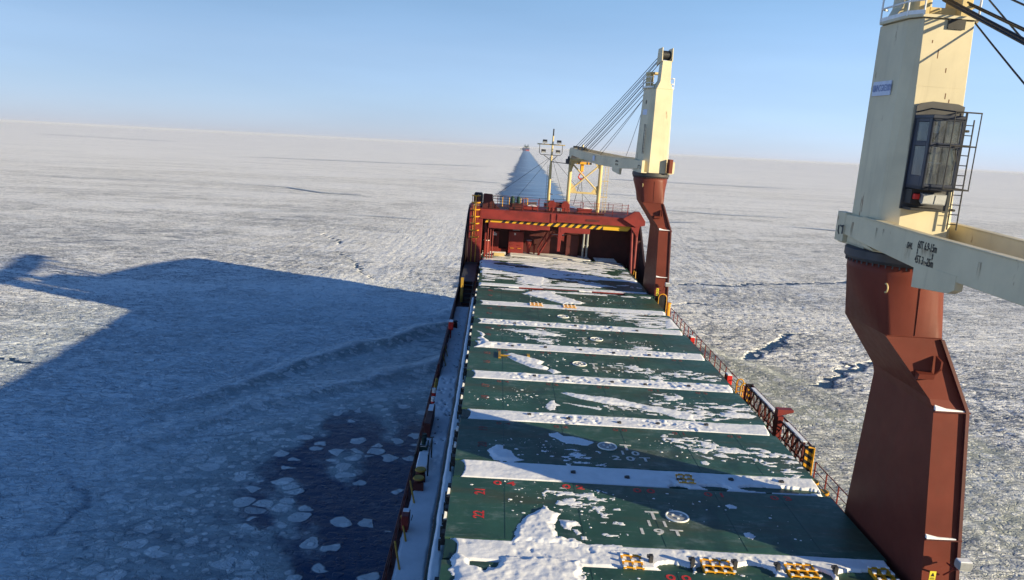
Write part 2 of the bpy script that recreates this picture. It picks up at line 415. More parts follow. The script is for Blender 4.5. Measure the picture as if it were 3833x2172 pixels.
# ------------------------------------------------------------------ mesh helpers (ship coordinates)
BASE = {}
SHIP_TOP = []                       # top-level objects built in ship coordinates
class MB:
    """collects shapes; build() links them as ONE mesh object"""
    def __init__(s): s.v = []; s.f = []
    def add(s, vs_, fs):
        o = len(s.v); s.v += [tuple(p) for p in vs_]; s.f += [tuple(i + o for i in f) for f in fs]; return s
    def box(s, x0, x1, y0, y1, z0, z1):
        return s.add([(x0, y0, z0), (x1, y0, z0), (x1, y1, z0), (x0, y1, z0), (x0, y0, z1), (x1, y0, z1), (x1, y1, z1), (x0, y1, z1)],
                     [(0, 3, 2, 1), (4, 5, 6, 7), (0, 1, 5, 4), (1, 2, 6, 5), (2, 3, 7, 6), (3, 0, 4, 7)])
    def loft(s, rings, cap=True):
        n = len(rings[0]); vs_ = [p for r in rings for p in r]; fs = []
        for k in range(len(rings) - 1):
            for i in range(n):
                j = (i + 1) % n
                fs.append((k * n + i, k * n + j, (k + 1) * n + j, (k + 1) * n + i))
        if cap:
            fs.append(tuple(range(n))[::-1]); fs.append(tuple((len(rings) - 1) * n + i for i in range(n)))
        return s.add(vs_, fs)
    def tube(s, pts, r, n=6, r2=None):
        pts = [Vector(p) for p in pts]; rings = []
        up = None
        for i, p in enumerate(pts):
            d = (pts[min(i + 1, len(pts) - 1)] - pts[max(i - 1, 0)]).normalized()
            if up is None:
                up = Vector((0, 0, 1)) if abs(d.z) < .9 else Vector((1, 0, 0))
            a = d.cross(up).normalized(); up = a.cross(d).normalized(); b = up
            rr = r if r2 is None else r + (r2 - r) * i / (len(pts) - 1)
            rings.append([p + (a * math.cos(2 * math.pi * k / n) + b * math.sin(2 * math.pi * k / n)) * rr for k in range(n)])
        return s.loft(rings)
    def cyl(s, x, y, z0, z1, r, n=24, r2=None):
        r2 = r if r2 is None else r2
        c = lambda rr, z: [(x + rr * math.cos(2 * math.pi * k / n), y + rr * math.sin(2 * math.pi * k / n), z) for k in range(n)]
        return s.loft([c(r, z0), c(r2, z1)])
    def prism(s, poly, axis, a, b):
        """extrude a 2-D polygon along an axis: 'x' (y,z), 'y' (x,z), 'z' (x,y)"""
        m = {'x': lambda p, t: (t, p[0], p[1]), 'y': lambda p, t: (p[0], t, p[1]), 'z': lambda p, t: (p[0], p[1], t)}[axis]
        return s.loft([[m(p, a) for p in poly], [m(p, b) for p in poly]])
    def torus(s, c, r, t, axis='z', n=20, m=6, a0=0, a1=2 * math.pi):
        pts = []
        for k in range(n + 1):
            a = a0 + (a1 - a0) * k / n
            u, w = r * math.cos(a), r * math.sin(a)
            pts.append({'z': (c[0] + u, c[1] + w, c[2]), 'y': (c[0] + u, c[1], c[2] + w), 'x': (c[0], c[1] + u, c[2] + w)}[axis])
        return s.tube(pts, t, m)
    def build(s, name, m, parent=None, bevel=0.0, smooth=False, xf=None):
        vs_ = s.v
        if xf is not None: vs_ = [xf(p) for p in vs_]
        if parent is not None:
            b = BASE[parent.name]
        else:
            xs_ = [p[0] for p in vs_]; ys_ = [p[1] for p in vs_]; zs_ = [p[2] for p in vs_]
            b = Vector(((min(xs_) + max(xs_)) / 2, (min(ys_) + max(ys_)) / 2, min(zs_)))
        me = bpy.data.meshes.new(name)
        me.from_pydata([(p[0] - b[0], p[1] - b[1], p[2] - b[2]) for p in vs_], [], s.f)
        bm = bmesh.new(); bm.from_mesh(me)
        bmesh.ops.recalc_face_normals(bm, faces=bm.faces)
        bm.to_mesh(me); bm.free()
        me.materials.append(m)
        if smooth:
            me.polygons.foreach_set("use_smooth", np.ones(len(me.polygons), bool))
            try: me.set_sharp_from_angle(angle=R(38))
            except Exception: pass
        o = bpy.data.objects.new(name, me); col.objects.link(o)
        if parent is not None:
            o.parent = parent
        else:
            o.location = b; SHIP_TOP.append(o)
        BASE[o.name] = b
        if bevel:
            bv = o.modifiers.new("bevel", 'BEVEL'); bv.width = bevel; bv.segments = 1; bv.limit_method = 'ANGLE'; bv.angle_limit = R(40)
        return o

def tag(o, label=None, cat=None, group=None, kind=None):
    if label: o['label'] = label
    if cat: o['category'] = cat
    if group: o['group'] = group
    if kind: o['kind'] = kind
    return o
def thing(name, label, cat, loc, group=None):
    o = bpy.data.objects.new(name, None); col.objects.link(o)
    o.empty_display_size = .3
    o.location = loc; BASE[o.name] = Vector(loc); SHIP_TOP.append(o)
    return tag(o, label, cat, group)
def dup(root, loc, label, group=None):
    r = root.copy(); col.objects.link(r); r.location = loc; SHIP_TOP.append(r); r['label'] = label
    BASE[r.name] = Vector(loc)
    if group: r['group'] = group
    for ch in list(root.children):
        c = ch.copy(); col.objects.link(c); c.parent = r
        for g2 in ch.children:
            d = g2.copy(); col.objects.link(d); d.parent = c
    return r
def text(name, body, size, m, parent, loc, rot=(0, 0, 0), sx=1.0, thick=.004, align='CENTER'):
    cu = bpy.data.curves.new(name, 'FONT'); cu.body = body; cu.size = size; cu.extrude = thick; cu.offset = size * .018
    cu.align_x = align; cu.align_y = 'CENTER'
    t = bpy.data.objects.new(name, cu); col.objects.link(t)
    dg = bpy.context.evaluated_depsgraph_get()
    me = bpy.data.meshes.new_from_object(t.evaluated_get(dg))
    bpy.data.objects.remove(t); bpy.data.curves.remove(cu)
    me.transform(Matrix.LocRotScale(Vector(loc) - BASE[parent.name], Matrix.Rotation(rot[2], 3, 'Z') @ Matrix.Rotation(rot[1], 3, 'Y') @ Matrix.Rotation(rot[0], 3, 'X'), Vector((sx, 1, 1))))
    me.materials.clear(); me.materials.append(m)
    o = bpy.data.objects.new(name, me); col.objects.link(o); o.parent = parent; BASE[o.name] = BASE[parent.name]
    return o

# ------------------------------------------------------------------ materials
def paint(name, rgb, rough=.5, var=.25, scale=.6, rust=0.0, spec=.4, streak=True, grime=(.12, .07, .045), bump=.0):
    m, nt, p = new_mat(name); g = G(nt)
    c = g.coord()
    n1 = g.noise(c, scale, 5, .6)
    dark = tuple(v * (1 - var) for v in rgb); lite = tuple(min(1, v * (1 + var * .6)) for v in rgb)
    colr = g.mix(g.step(n1, .3, .7), dark, lite)
    if streak:
        cs = g.coord((2.4, 2.4, .18))
        st = g.noise(cs, 1.2, 4, .6)
        colr = g.mix(g.math('MULTIPLY', g.step(st, .52, .75), .30), colr, tuple(v * .55 + gv * .25 for v, gv in zip(rgb, grime)))
    if rust > 0:
        cr = g.coord((1.6, 1.6, .5))
        rn = g.noise(cr, 1.1, 7, .68)
        colr = g.mix(g.math('MULTIPLY', g.step(rn, .70 - .14 * rust, .76 - .10 * rust), .75), colr, (.16, .065, .025))
    g.link(colr, p.inputs['Base Color'])
    rr = g.noise(c, 3.0, 3)
    g.link(g.math('ADD', rough - .12, g.math('MULTIPLY', rr, .24)), p.inputs['Roughness'])
    p.inputs['Specular IOR Level'].default_value = spec
    wav = g.noise(c, .9, 2)
    fine = g.noise(c, 14, 3)
    g.link(g.bump(g.math('ADD', g.math('MULTIPLY', wav, .05), g.math('MULTIPLY', fine, .004 + bump)), .5, .35), p.inputs['Normal'])
    return m
M = {}
M['cream'] = paint("cream_paint", (.60, .525, .355), .50, .12, .4, .42)
M['creamy'] = paint("yellowed_cream_paint", (.58, .45, .21), .5, .15, .5, .2)
M['brown'] = paint("red_brown_paint", (.143, .035, .024), .46, .20, .35, .32, .12)
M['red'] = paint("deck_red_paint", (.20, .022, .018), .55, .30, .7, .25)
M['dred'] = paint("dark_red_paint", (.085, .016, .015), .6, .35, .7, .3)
M['shell'] = paint("dark_shell_paint", (.030, .018, .026), .6, .35, .7, .3)
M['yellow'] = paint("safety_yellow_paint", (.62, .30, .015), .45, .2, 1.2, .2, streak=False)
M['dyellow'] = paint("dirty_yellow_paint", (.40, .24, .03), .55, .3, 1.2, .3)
M['black'] = paint("black_paint", (.018, .018, .02), .5, .3, 1.5, .1, streak=False)
M['dark'] = paint("dark_grey_paint", (.05, .05, .055), .55, .3, 1.5, .2, streak=False)
M['navy'] = paint("navy_cab_paint", (.022, .030, .055), .4, .25, 1.5, .1)
M['grey'] = paint("grey_galvanised", (.30, .31, .32), .5, .25, 2, .2, streak=False)
M['dgreen'] = paint("dark_green_paint", (.012, .045, .035), .5, .3, 2, .1, streak=False)
M['white'] = paint("white_paint", (.78, .78, .76), .55, .12, 3, .1, streak=False)
M['redmark'] = paint("red_marking_paint", (.55, .035, .03), .6, .30, 6, .0, streak=False)
M['redfaint'] = paint("worn_red_marking", (.17, .045, .035), .6, .45, 7, .0, streak=False)
M['whitemark'] = paint("white_marking_paint", (.62, .62, .60), .6, .30, 8, .0, streak=False)
M['plate'] = paint("pale_blue_plate", (.55, .60, .72), .5, .08, 4, 0, streak=False)
M['blueink'] = paint("faded_blue_ink", (.20, .25, .42), .5, .2, 5, 0, streak=False)
M['ink'] = paint("black_stencil_paint", (.025, .02, .02), .6, .4, 9, .0, streak=False)
M['signred'] = paint("signal_red_paint", (.55, .02, .015), .45, .2, 3, 0, streak=False)
M['rope'] = paint("greased_wire_rope", (.016, .015, .017), .5, .3, 6, 0, streak=False)
M['signyel'] = paint("warning_sign_yellow", (.78, .66, .06), .45, .1, 3, 0, streak=False)
M['farblue'] = paint("far_blue_hull", (.03, .05, .13), .6, .2, .02, 0, streak=False)
M['farred'] = paint("far_red_hull", (.42, .06, .06), .6, .2, .02, 0, streak=False)

def hatch_material():
    m, nt, p = new_mat("green_hatch_paint"); g = G(nt)
    c = g.coord()
    n1 = g.noise(c, .35, 5, .6)
    colr = g.mix(g.step(n1, .3, .7), (.019, .062, .042), (.029, .092, .062))
    cs = g.coord((.5, 2.0, 1))
    rustb = g.noise(cs, .30, 5, .6)
    colr = g.mix(g.math('MULTIPLY', g.step(rustb, .50, .66), .65), colr, (.058, .056, .024))
    sp = g.noise(c, 9, 4, .7)
    colr = g.mix(g.math('MULTIPLY', g.step(sp, .63, .72), .6), colr, (.11, .14, .13))
    veil = g.noise(g.coord((.9, 1.6, 1)), .8, 6, .7)
    colr = g.mix(g.math('MULTIPLY', g.step(veil, .52, .72), .26), colr, (.34, .40, .40))
    scr = g.noise(g.coord((.5, 7, 1)), 1.3, 5, .7)
    colr = g.mix(g.math('MULTIPLY', g.step(scr, .60, .70), .40), colr, (.30, .34, .34))
    drk = g.noise(g.coord((.7, .25, 1)), .9, 5, .6)
    colr = g.mix(g.math('MULTIPLY', g.step(drk, .55, .68), .45), colr, (.010, .030, .024))
    g.link(colr, p.inputs['Base Color'])
    g.link(g.math('ADD', .34, g.math('MULTIPLY', g.noise(c, 2.2, 4), .30)), p.inputs['Roughness'])
    p.inputs['Specular IOR Level'].default_value = .38
    g.link(g.bump(g.math('ADD', g.math('MULTIPLY', g.noise(c, .7, 2), .06), g.math('MULTIPLY', sp, .004)), .5, .3), p.inputs['Normal'])
    return m
M['hatch'] = hatch_material()

def snow_material(name, rough_bump=1.0, tint=(.80, .81, .85)):
    m, nt, p = new_mat(name); g = G(nt)
    c = g.coord()
    n1 = g.noise(c, 1.1, 5, .6); n2 = g.noise(c, 7, 5, .65); n3 = g.noise(c, 30, 3, .6)
    colr = g.mix(g.step(n1, .35, .75), tint, tuple(v * .90 for v in tint))
    g.link(colr, p.inputs['Base Color'])
    p.inputs['Roughness'].default_value = .9
    p.inputs['Specular IOR Level'].default_value = .2
    h = g.math('ADD', g.math('MULTIPLY', n1, .10), g.math('ADD', g.math('MULTIPLY', n2, .035 * rough_bump), g.math('MULTIPLY', n3, .006)))
    g.link(g.bump(h, .8, .30), p.inputs['Normal'])
    return m
M['snow'] = snow_material("snow")
M['trod'] = snow_material("trodden_snow", 3.2, (.74, .75, .78))

def stripes_material():
    m, nt, p = new_mat("hazard_stripes"); g = G(nt)
    t = g.n("ShaderNodeTexCoord"); sx = g.n("ShaderNodeSeparateXYZ"); g.link(t.outputs['Object'], sx.inputs[0])
    d = g.math('ADD', g.math('MULTIPLY', sx.outputs['X'], 1.16), g.math('MULTIPLY', sx.outputs['Z'], -1.1))
    f = g.math('FRACT', d)
    s1 = g.step(f, .49, .51)
    n = g.noise(g.coord(), 1.0, 4)
    yel = g.mix(n, (.58, .33, .02), (.72, .42, .02))
    ends = g.step(g.math('ABSOLUTE', g.math('ADD', sx.outputs['X'], .6)), 6.3, 6.34)
    g.link(g.mix(g.math('MULTIPLY', s1, g.math('SUBTRACT', 1.0, ends)), yel, (.015, .015, .017)), p.inputs['Base Color'])
    p.inputs['Roughness'].default_value = .5
    return m
M['stripes'] = stripes_material()

def glass_material():
    m, nt, p = new_mat("cab_glass"); g = G(nt)
    nt.nodes.remove(p)
    tr = nt.nodes.new("ShaderNodeBsdfTransparent"); tr.inputs[0].default_value = (.80, .86, .86, 1)
    gl = nt.nodes.new("ShaderNodeBsdfGlossy"); gl.inputs['Roughness'].default_value = .04
    fr = nt.nodes.new("ShaderNodeFresnel"); fr.inputs[0].default_value = 1.5
    dirt = g.noise(g.coord((1, 1, .4)), 3, 5, .65)
    df = nt.nodes.new("ShaderNodeBsdfDiffuse"); df.inputs[0].default_value = (.45, .47, .46, 1)
    m1 = nt.nodes.new("ShaderNodeMixShader"); g.link(g.math('ADD', .05, fr.outputs[0]), m1.inputs[0]); nt.links.new(tr.outputs[0], m1.inputs[1]); nt.links.new(gl.outputs[0], m1.inputs[2])
    m2 = nt.nodes.new("ShaderNodeMixShader"); g.link(g.step(dirt, .35, .8, .04, .30), m2.inputs[0]); nt.links.new(m1.outputs[0], m2.inputs[1]); nt.links.new(df.outputs[0], m2.inputs[2])
    nt.links.new(m2.outputs[0], nt.nodes["Material Output"].inputs[0])
    return m
M['glass'] = glass_material()
def lens_material():
    m, nt, p = new_mat("lamp_lens"); g = G(nt)
    n = g.noise(g.coord((1, 14, 1)), 3, 2)
    g.link(g.mix(n, (.55, .56, .55), (.8, .8, .76)), p.inputs['Base Color'])
    p.inputs['Metallic'].default_value = .4; p.inputs['Roughness'].default_value = .22
    return m
M['lens'] = lens_material()
# ------------------------------------------------------------------ the ship: hull, decks, forecastle
XP, XS, XC = -3.42, 18.75, 7.67            # port rail, starboard rail, centreline
DK = -18.5                                  # main deck
HT = -16.0                                  # hatch-cover top
ship_t = thing("cargo_ship", "long red-decked cargo ship carrying a snowy row of green hatch covers", "ship", (XC, 50, DK))
def plan(half, y):                          # half breadth at Y
    if y < 92: return half
    t = min(1, (y - 92) / 40.0)
    return half * max(.02, (1 - t ** 2.0)) ** .75
hull = MB(); half = XS - XC + .12
ysec = [-14, 20, 60, 90] + [92 + 40 * (1 - math.cos(math.pi / 2 * k / 16)) if k else 92.2 for k in range(17)]
ysec = sorted(set(round(92 + 40 * math.sin(math.pi / 2 * k / 16), 3) for k in range(17)) | {-14.0, 20.0, 60.0})
def deckz(y): return DK + (0 if y < 96 else .0)
def topz(y):                                # top of the shell plating
    if y < 88: return DK + .16
    if y < 93: return DK + .16 + (y - 88) / 5 * 2.6
    if y < 101: return DK + 2.76 + sstep(93, 101, np.array(float(y))).item() * (5.75)
    if y <= 102.5: return -9.98
    return -9.98 - 2.05 * min(1.0, (y - 102.5) / 1.5)
rowsS, rowsP = [], []
ydense = sorted(set(list(np.arange(86, 132.01, .5)) + [-14, 20, 60]))
for sgn, rows in ((1, rowsS), (-1, rowsP)):
    for y in ydense:
        w = plan(half, y); rr = []
        for zf, fl in ((0, 1.0), (.5, .98), (1, .93)):
            z = topz(y) + zf * (-32 - topz(y)); ww = w * (fl if y < 92 else fl - .28 * zf * min(1, (y - 92) / 30))
            rr.append((XC + sgn * ww, y, z))
        rows.append(rr)
for rows in (rowsS, rowsP):
    vs_ = [p for r in rows for p in r]; n = 3
    hull.add(vs_, [(k * n + i, k * n + i + 1, (k + 1) * n + i + 1, (k + 1) * n + i) for k in range(len(rows) - 1) for i in range(2)])
# inner face of the bow plating
for sgn in (1, -1):
    vs_ = []; fs = []
    ys2 = [y for y in ydense if 88 <= y <= 112]
    for y in ys2:
        w = plan(half, y) - .22
        vs_ += [(XC + sgn * w, y, DK), (XC + sgn * w, y, topz(y))]
    fs = [(2 * k, 2 * k + 1, 2 * k + 3, 2 * k + 2) for k in range(len(ys2) - 1)]
    hull.add(vs_, fs)
    vs_ = []
    for y in ys2:
        w = plan(half, y)
        vs_ += [(XC + sgn * w, y, topz(y)), (XC + sgn * (w - .22), y, topz(y) + .001)]
    hull.add(vs_, fs)
hull.build("hull", M['shell'], ship_t)
dk = MB(); dk.prism([(XP - .2, -14), (XS + .05, -14), (XS + .05, 92)] + [(XC + plan(half, y) - .1, y) for y in np.arange(93, 131, 2)] + [(XC - plan(half, y) + .1, y) for y in np.arange(130, 92, -2)] + [(XP - .2, 92)], 'z', DK - .3, DK)
dk.build("main_deck", M['dred'], ship_t)
co = MB()                                   # hatch coaming with its narrow top ledge
for y0, y1 in ((14, 78.0), (79.0, 98.2)):
    co.box(-1.02, 16.38, y0, y1, DK, -17.0)
    co.box(-1.72, -1.02, y0, y1, -17.12, -17.0); co.box(16.38, 17.0 if y0 > 50 else 16.8, y0, y1, -17.12, -17.0)
    for y in np.arange(y0 + .6, y1, 1.45):      # stays under the ledge
        co.prism([(-1.02, -17.12), (-1.66, -17.12), (-1.6, -17.5), (-1.25, DK + .1), (-1.02, DK + .1)], 'y', y, y + .03)
co.build("hatch_coaming", M['dgreen'], ship_t)
st = MB()                                   # dark drip-stained side stringer
st.tube([(-1.74, 14, -17.08), (-1.74, 98, -17.08)], .06, 6)
for i, y in enumerate(np.arange(24.3, 79, 1.42)):
    st.prism([(y, -17.1), (y + .95, -17.1), (y + .8, -17.3), (y + .25, -18.1), (y + .1, -18.3), (y, -17.9)], 'x', -1.80, -1.74)
st.build("coaming_edge", M['black'], ship_t)
# forecastle: raised deck over an open-sided working space
FZ = -9.95
fd = MB()
fd.prism([(-1.7, 95.6), (17.3, 95.6)] + [(XC + plan(half, y) - .12, y) for y in (99, 101, 102.6)] + [(XC - plan(half, y) + .12, y) for y in (102.6, 101, 99)], 'z', FZ - .18, FZ)
fd.build("forecastle_deck", M['dred'], ship_t)
beam = MB(); beam.box(-1.65, 7.2, 94.8, 95.62, FZ - 1.15, FZ + .02); beam.box(7.6, 17.35, 94.8, 95.62, FZ - 1.0, FZ + .02); beam.box(7.2, 7.6, 94.86, 95.62, FZ - 1.1, FZ + .02)
beam.box(6.9, 7.15, 94.72, 94.8, FZ - 1.1, FZ - .05); beam.box(7.65, 9.0, 94.76, 94.8, FZ - .72, FZ - .12)
beam.build("forecastle_front_beam", M['red'], ship_t, .03)
name_pl = MB(); name_pl.box(11.2, 12.8, 94.74, 94.8, FZ - .66, FZ - .40)
name_pl.build("name_plate", M['dred'], ship_t)
hz = MB(); hz.prism([(-.6, FZ - 1.0), (16.9, FZ - 1.0), (16.4, FZ - 1.62), (-1.0, FZ - 1.62)], 'y', 95.25, 95.5)
hz.build("hazard_stripe_board", M['stripes'], ship_t)
lo = MB(); lo.box(-.55, 5.2, 95.0, 95.45, FZ - 2.25, FZ - 1.55); lo.prism([(5.2, FZ - 1.6), (6.9, FZ - 1.6), (6.9, FZ - 2.1), (5.8, FZ - 2.1), (5.2, FZ - 2.25)], 'y', 95.0, 95.45)
lo.box(8.2, 11.8, 95.0, 95.45, FZ - 2.25, FZ - 1.6); lo.prism([(7.95, FZ - 1.6), (8.75, FZ - 1.6), (8.75, FZ - 2.25), (8.4, FZ - 2.6), (8.3, FZ - 4.6), (7.95, FZ - 4.6)], 'y', 95.02, 95.43)
lo.build("lower_cross_beam", M['red'], ship_t, .03)
bk = MB(); bk.box(-2.9, 18.2, 102.3, 102.55, DK, FZ - .19)
bk.build("forecastle_bulkhead", M['dred'], ship_t)
pl = MB(); pl.box(-2.9, -1.3, 94.9, 95.6, DK, FZ + .03); pl.box(-1.0, -.75, 96.5, 97.0, DK, FZ - .2)
pl.build("port_pillar", M['red'], ship_t, .04)
pp = MB()
for x, y in ((-.55, 95.2), (-.25, 95.5), (.05, 95.9)):
    pp.tube([(x, y, DK), (x, y, FZ - 2.2), (x + .15, y, FZ - 1.7), (x + .15, y, FZ - 1.2)], .07, 8)
pp.build("vent_pipes", M['red'], ship_t)
sp = MB()                                   # starboard posts
sp.tube([(17.45, 94.2, DK), (17.45, 94.8, FZ - .2)], .17, 10); sp.tube([(16.75, 92.0, DK + 1.0), (16.9, 95.0, FZ - 1.2)], .15, 10)
sp.prism([(15.6, FZ), (16.9, FZ + .9), (17.5, FZ + .9), (18.3, FZ - .2), (18.3, FZ - .7), (17.2, FZ - 1.0), (15.6, FZ - .1)], 'y', 94.4, 95.0)
sp.prism([(16.6, FZ - 1.0), (17.7, FZ - .9), (17.55, FZ - 2.3)], 'y', 94.5, 94.75)
sp.build("starboard_post", M['red'], ship_t, .02)
kn = MB()                                   # starboard inner plating of the shoulder with ribs
for y in np.arange(97, 102, 1.6):
    kn.box(XC + plan(half, y) - .75, XC + plan(half, y) - .24, y, y + .04, DK, min(topz(y), FZ - .2))
kn.build("shoulder_ribs", M['dred'], ship_t)
fs_ = MB(); fs_.prism([(XC + plan(half, y) - .3, y) for y in np.arange(102.7, 131, 2)] + [(XC - plan(half, y) + .3, y) for y in np.arange(130.7, 102, -2)], 'z', -14.3, -14.1)
fs_.build("bow_deck", M['snow'], ship_t)
# steps from the port walkway up to the hatch level and the raised landing
ld = MB()
for k in range(5): ld.box(-2.75, -1.75, 80.2 + k * .55, 80.6 + k * .55, DK + .35 * k + .2, DK + .35 * k + .27)
ld.box(-2.8, -2.72, 80, 83, DK, DK + 2.1); ld.box(-1.78, -1.7, 80, 83, DK, DK + 2.1)
ld.box(-3.1, -1.6, 82.8, 94.8, DK + 1.9, DK + 2.05)
ld.build("port_steps", M['dark'], ship_t)
lr = MB(); lr.box(-2.95, -2.68, 80.0, 80.12, DK + .3, DK + 2.9)
lr.build("step_post", M['dyellow'], ship_t)
ww = MB(); ww.box(XP - .02, XP + .12, 56, 92, DK, -17.5)           # low bulwark forward of amidships
ww.build("bulwark", M['dred'], ship_t)

# pipes and trim across the gap between the two holds
gp = MB(); gp.tube([(3.0, 78.4, -15.98), (9.0, 78.55, -15.98)], .07, 8); gp.tube([(10.5, 78.6, -15.98), (16.6, 78.5, -15.98)], .07, 8)
tag(gp.build("drain_pipe", M['red']), "red pipe line lying across the gap between the two holds", "pipe")
for x0_, x1_, zt_, l_ in ((-.9, 2.0, -16.05, "dark green plate over the hold gap at its port end"), (5.5, 9.2, -15.95, "dark green plate over the hold gap between the two red pipes"), (13.8, 16.9, -15.9, "dark green plate over the hold gap at its starboard end")):
    gg = MB(); gg.box(x0_, x1_, 78.08, 78.92, -16.25, zt_); tag(gg.build("gap_plate", M['dgreen'], None, .03), l_, "cover plate", "plates over the gap between the holds")
# ------------------------------------------------------------------ hatch covers
PITCH = 7.25
JOINT = [21.25 + PITCH * k for k in range(9)]        # aft edge of every green panel
STRIP = [(26.9, 28.5), (34.0, 35.95), (41.4, 43.05), (48.65, 50.35), (55.85, 57.65), (63.0, 64.85), (70.0, 71.85)]
panels = [(19.8, 26.85)] + [(STRIP[i][1], STRIP[i + 1][0]) for i in range(6)] + [(71.85, 78.0)]
fore_panels = [(80.4, 85.6), (87.2, 94.6), (96.3, 98.2)]
XL, XR = -1.15, 16.6
order = ["nearest", "second", "third", "fourth", "fifth", "sixth", "seventh", "eighth"]
marks = {1: ("11", "19T", +1.05), 2: ("10", "20T", -1.0), 3: ("9", "19T", None), 4: ("8", "21T", -1.0), 5: ("7", "29T", +1.05), 6: ("6", "20T", -1.05)}
bays = {1: ("21", "22"), 2: ("19", "20"), 3: ("17", "18"), 4: ("15", "16"), 5: ("13", "14"), 6: ("11", "12"), 7: ("09", "10")}
lab = {0: "green hatch cover at the bottom edge, mostly under a broad snow drift", 1: "green hatch cover painted T 11 19T with a round manhole right of the T",
       2: "green hatch cover painted T 10 20T half in the crane shadow", 3: "green hatch cover painted 19T under a long slanting snow streak",
       4: "green hatch cover painted T 8 21T with a yellow bracket and spindle-shaped drift", 5: "green hatch cover painted 29T behind the spindle-drift cover",
       6: "green hatch cover with small manhole and streaky snow at its starboard end", 7: "green hatch cover just aft of the red drain pipe",
       8: "green hatch cover just ahead of the red drain pipe, half blown with snow", 9: "green hatch cover below the red forecastle beam, mottled with snow", 10: "narrow foremost green hatch cover under the forecastle beam"}
hatch_things = []
for k, (y0, y1) in enumerate(panels + fore_panels):
    t = thing("hatch_cover", lab[k], "hatch cover", (XC, (y0 + y1) / 2, -16.35), "green hatch covers along the hold")
    hatch_things.append(t)
    aft = y0 - (1.75 if k else 0.2)
    b = MB(); b.box(XL + .05, XR - .05, y0 - (1.62 if k in (1, 2, 3, 4, 5, 6, 7) else 1.5 if k in (8, 9, 10) else 0), y1 - .02, -16.95, -16.13)
    b.build("base", M['hatch'], t)
    tp = MB(); tp.box(XL, XR, y0, y1, -16.13, HT)
    tp.build("top_plate", M['hatch'], t, .02)
    for x in (1.25, 4.45, 7.7, 11.0, 14.1):
        sm = MB(); sm.box(x - .012, x + .012, y0 + .1, y1 - .1, HT, HT + .006); sm.build("weld_seam", M['dgreen'], t)
    if k == 0: bay = None
    if k in bays:
        text("bay_number", bays[k][0], .66, M['redmark'] if k < 2 else M['redfaint'], t, (.17, y0 + (y1 - y0) * .75, HT + .004), (0, 0, R(90)))
        text("bay_number", bays[k][1], .66, M['redmark'] if k < 2 else M['redfaint'], t, (.17, y0 + (y1 - y0) * .36, HT + .004), (0, 0, R(90)))
        for x, s in ((1.25, "0 4"), (4.42, "0 2"), (7.7, "0 0"), (11.0, "0 1"), (14.1, "0 3")):
            text("row_number", s, .56 if k < 2 else .44, M['redmark'] if k < 2 else M['redfaint'], t, (x, y1 - .46, HT + .004), (0, 0, 0), 1.45)
    if k == 0: text("row_number", "0 0", .5, M['redmark'], t, (7.7, 26.4, HT + .004), (0, 0, 0), 1.5)
    if k in marks:
        n_, w_, off = marks[k]
        yt = {1: 31.17, 2: 38.5, 3: 45.75, 4: 53.0, 5: 60.0, 6: 67.0}[k]
        text("lifting_mark", "T", 1.0, M['whitemark'], t, (7.66, yt, HT + .005))
        text("lifting_mark", " ".join(n_), .68, M['whitemark'], t, (7.7, yt - .70, HT + .005), (0, 0, 0), 1.25)
        text("lifting_mark", " ".join(w_), .68, M['whitemark'], t, (7.7, yt - 1.4, HT + .005), (0, 0, 0), 1.35)
        if off is not None:
            mh = MB(); mh.cyl(7.66 + off, yt, HT, HT + .03, .46, 28)
            mo = mh.build("manhole_lid", M['grey'], t)
            mr = MB(); mr.torus((7.66 + off, yt, HT + .03), .48, .04, 'z', 28, 6); mr.build("manhole_rim", M['white'], mo)
            mb_ = MB()
            for q in range(3):
                a = q * 2.1 + .5; mb_.box(7.66 + off + .2 * math.cos(a) - .05, 7.66 + off + .2 * math.cos(a) + .05, yt + .2 * math.sin(a) - .04, yt + .2 * math.sin(a) + .04, HT + .03, HT + .08)
            mb_.build("manhole_handle", M['white'], mo)
    # edge fittings on the port side: locking brackets (sunlit white blocks) and rollers
    for q in range(int((y1 - y0) / 1.05)):
        y = y0 + .4 + q * 1.05
        fit = MB(); fit.box(XL - .16, XL - .003, y, y + .35, -16.6, -16.08); fit.box(XL - .26, XL - .16, y + .08, y + .22, -16.9, -16.45)
        fit.build("edge_clamp", M['black'], t)
    if k > 0:
        for q, yy in enumerate((y0 + (y1 - y0) * .28, y0 + (y1 - y0) * .68)):
            lg = MB(); lg.prism([(XL - .17, -16.25), (XL - .02, -16.25), (XL - .02, -15.93), (XL - .12, -15.9)], 'y', yy, yy + .36)
            lg.build("side_lug", M['white'], t)
# raised dome fittings at the port end of each joint
for k, (a, b) in enumerate(STRIP):
    m_ = MB(); n = 12
    m_.prism([(-1.1, a + .1), (-.85, a + .12)] + [(-.85 + .35 * math.sin(math.pi * i / n), a + .12 + (b - a - .24) * i / n) for i in range(1, n)] + [(-.85, b - .12), (-1.1, b - .1)], 'z', -16.13, -16.02)
    m_.build("end_plate", M['dgreen'], hatch_things[k + 1])
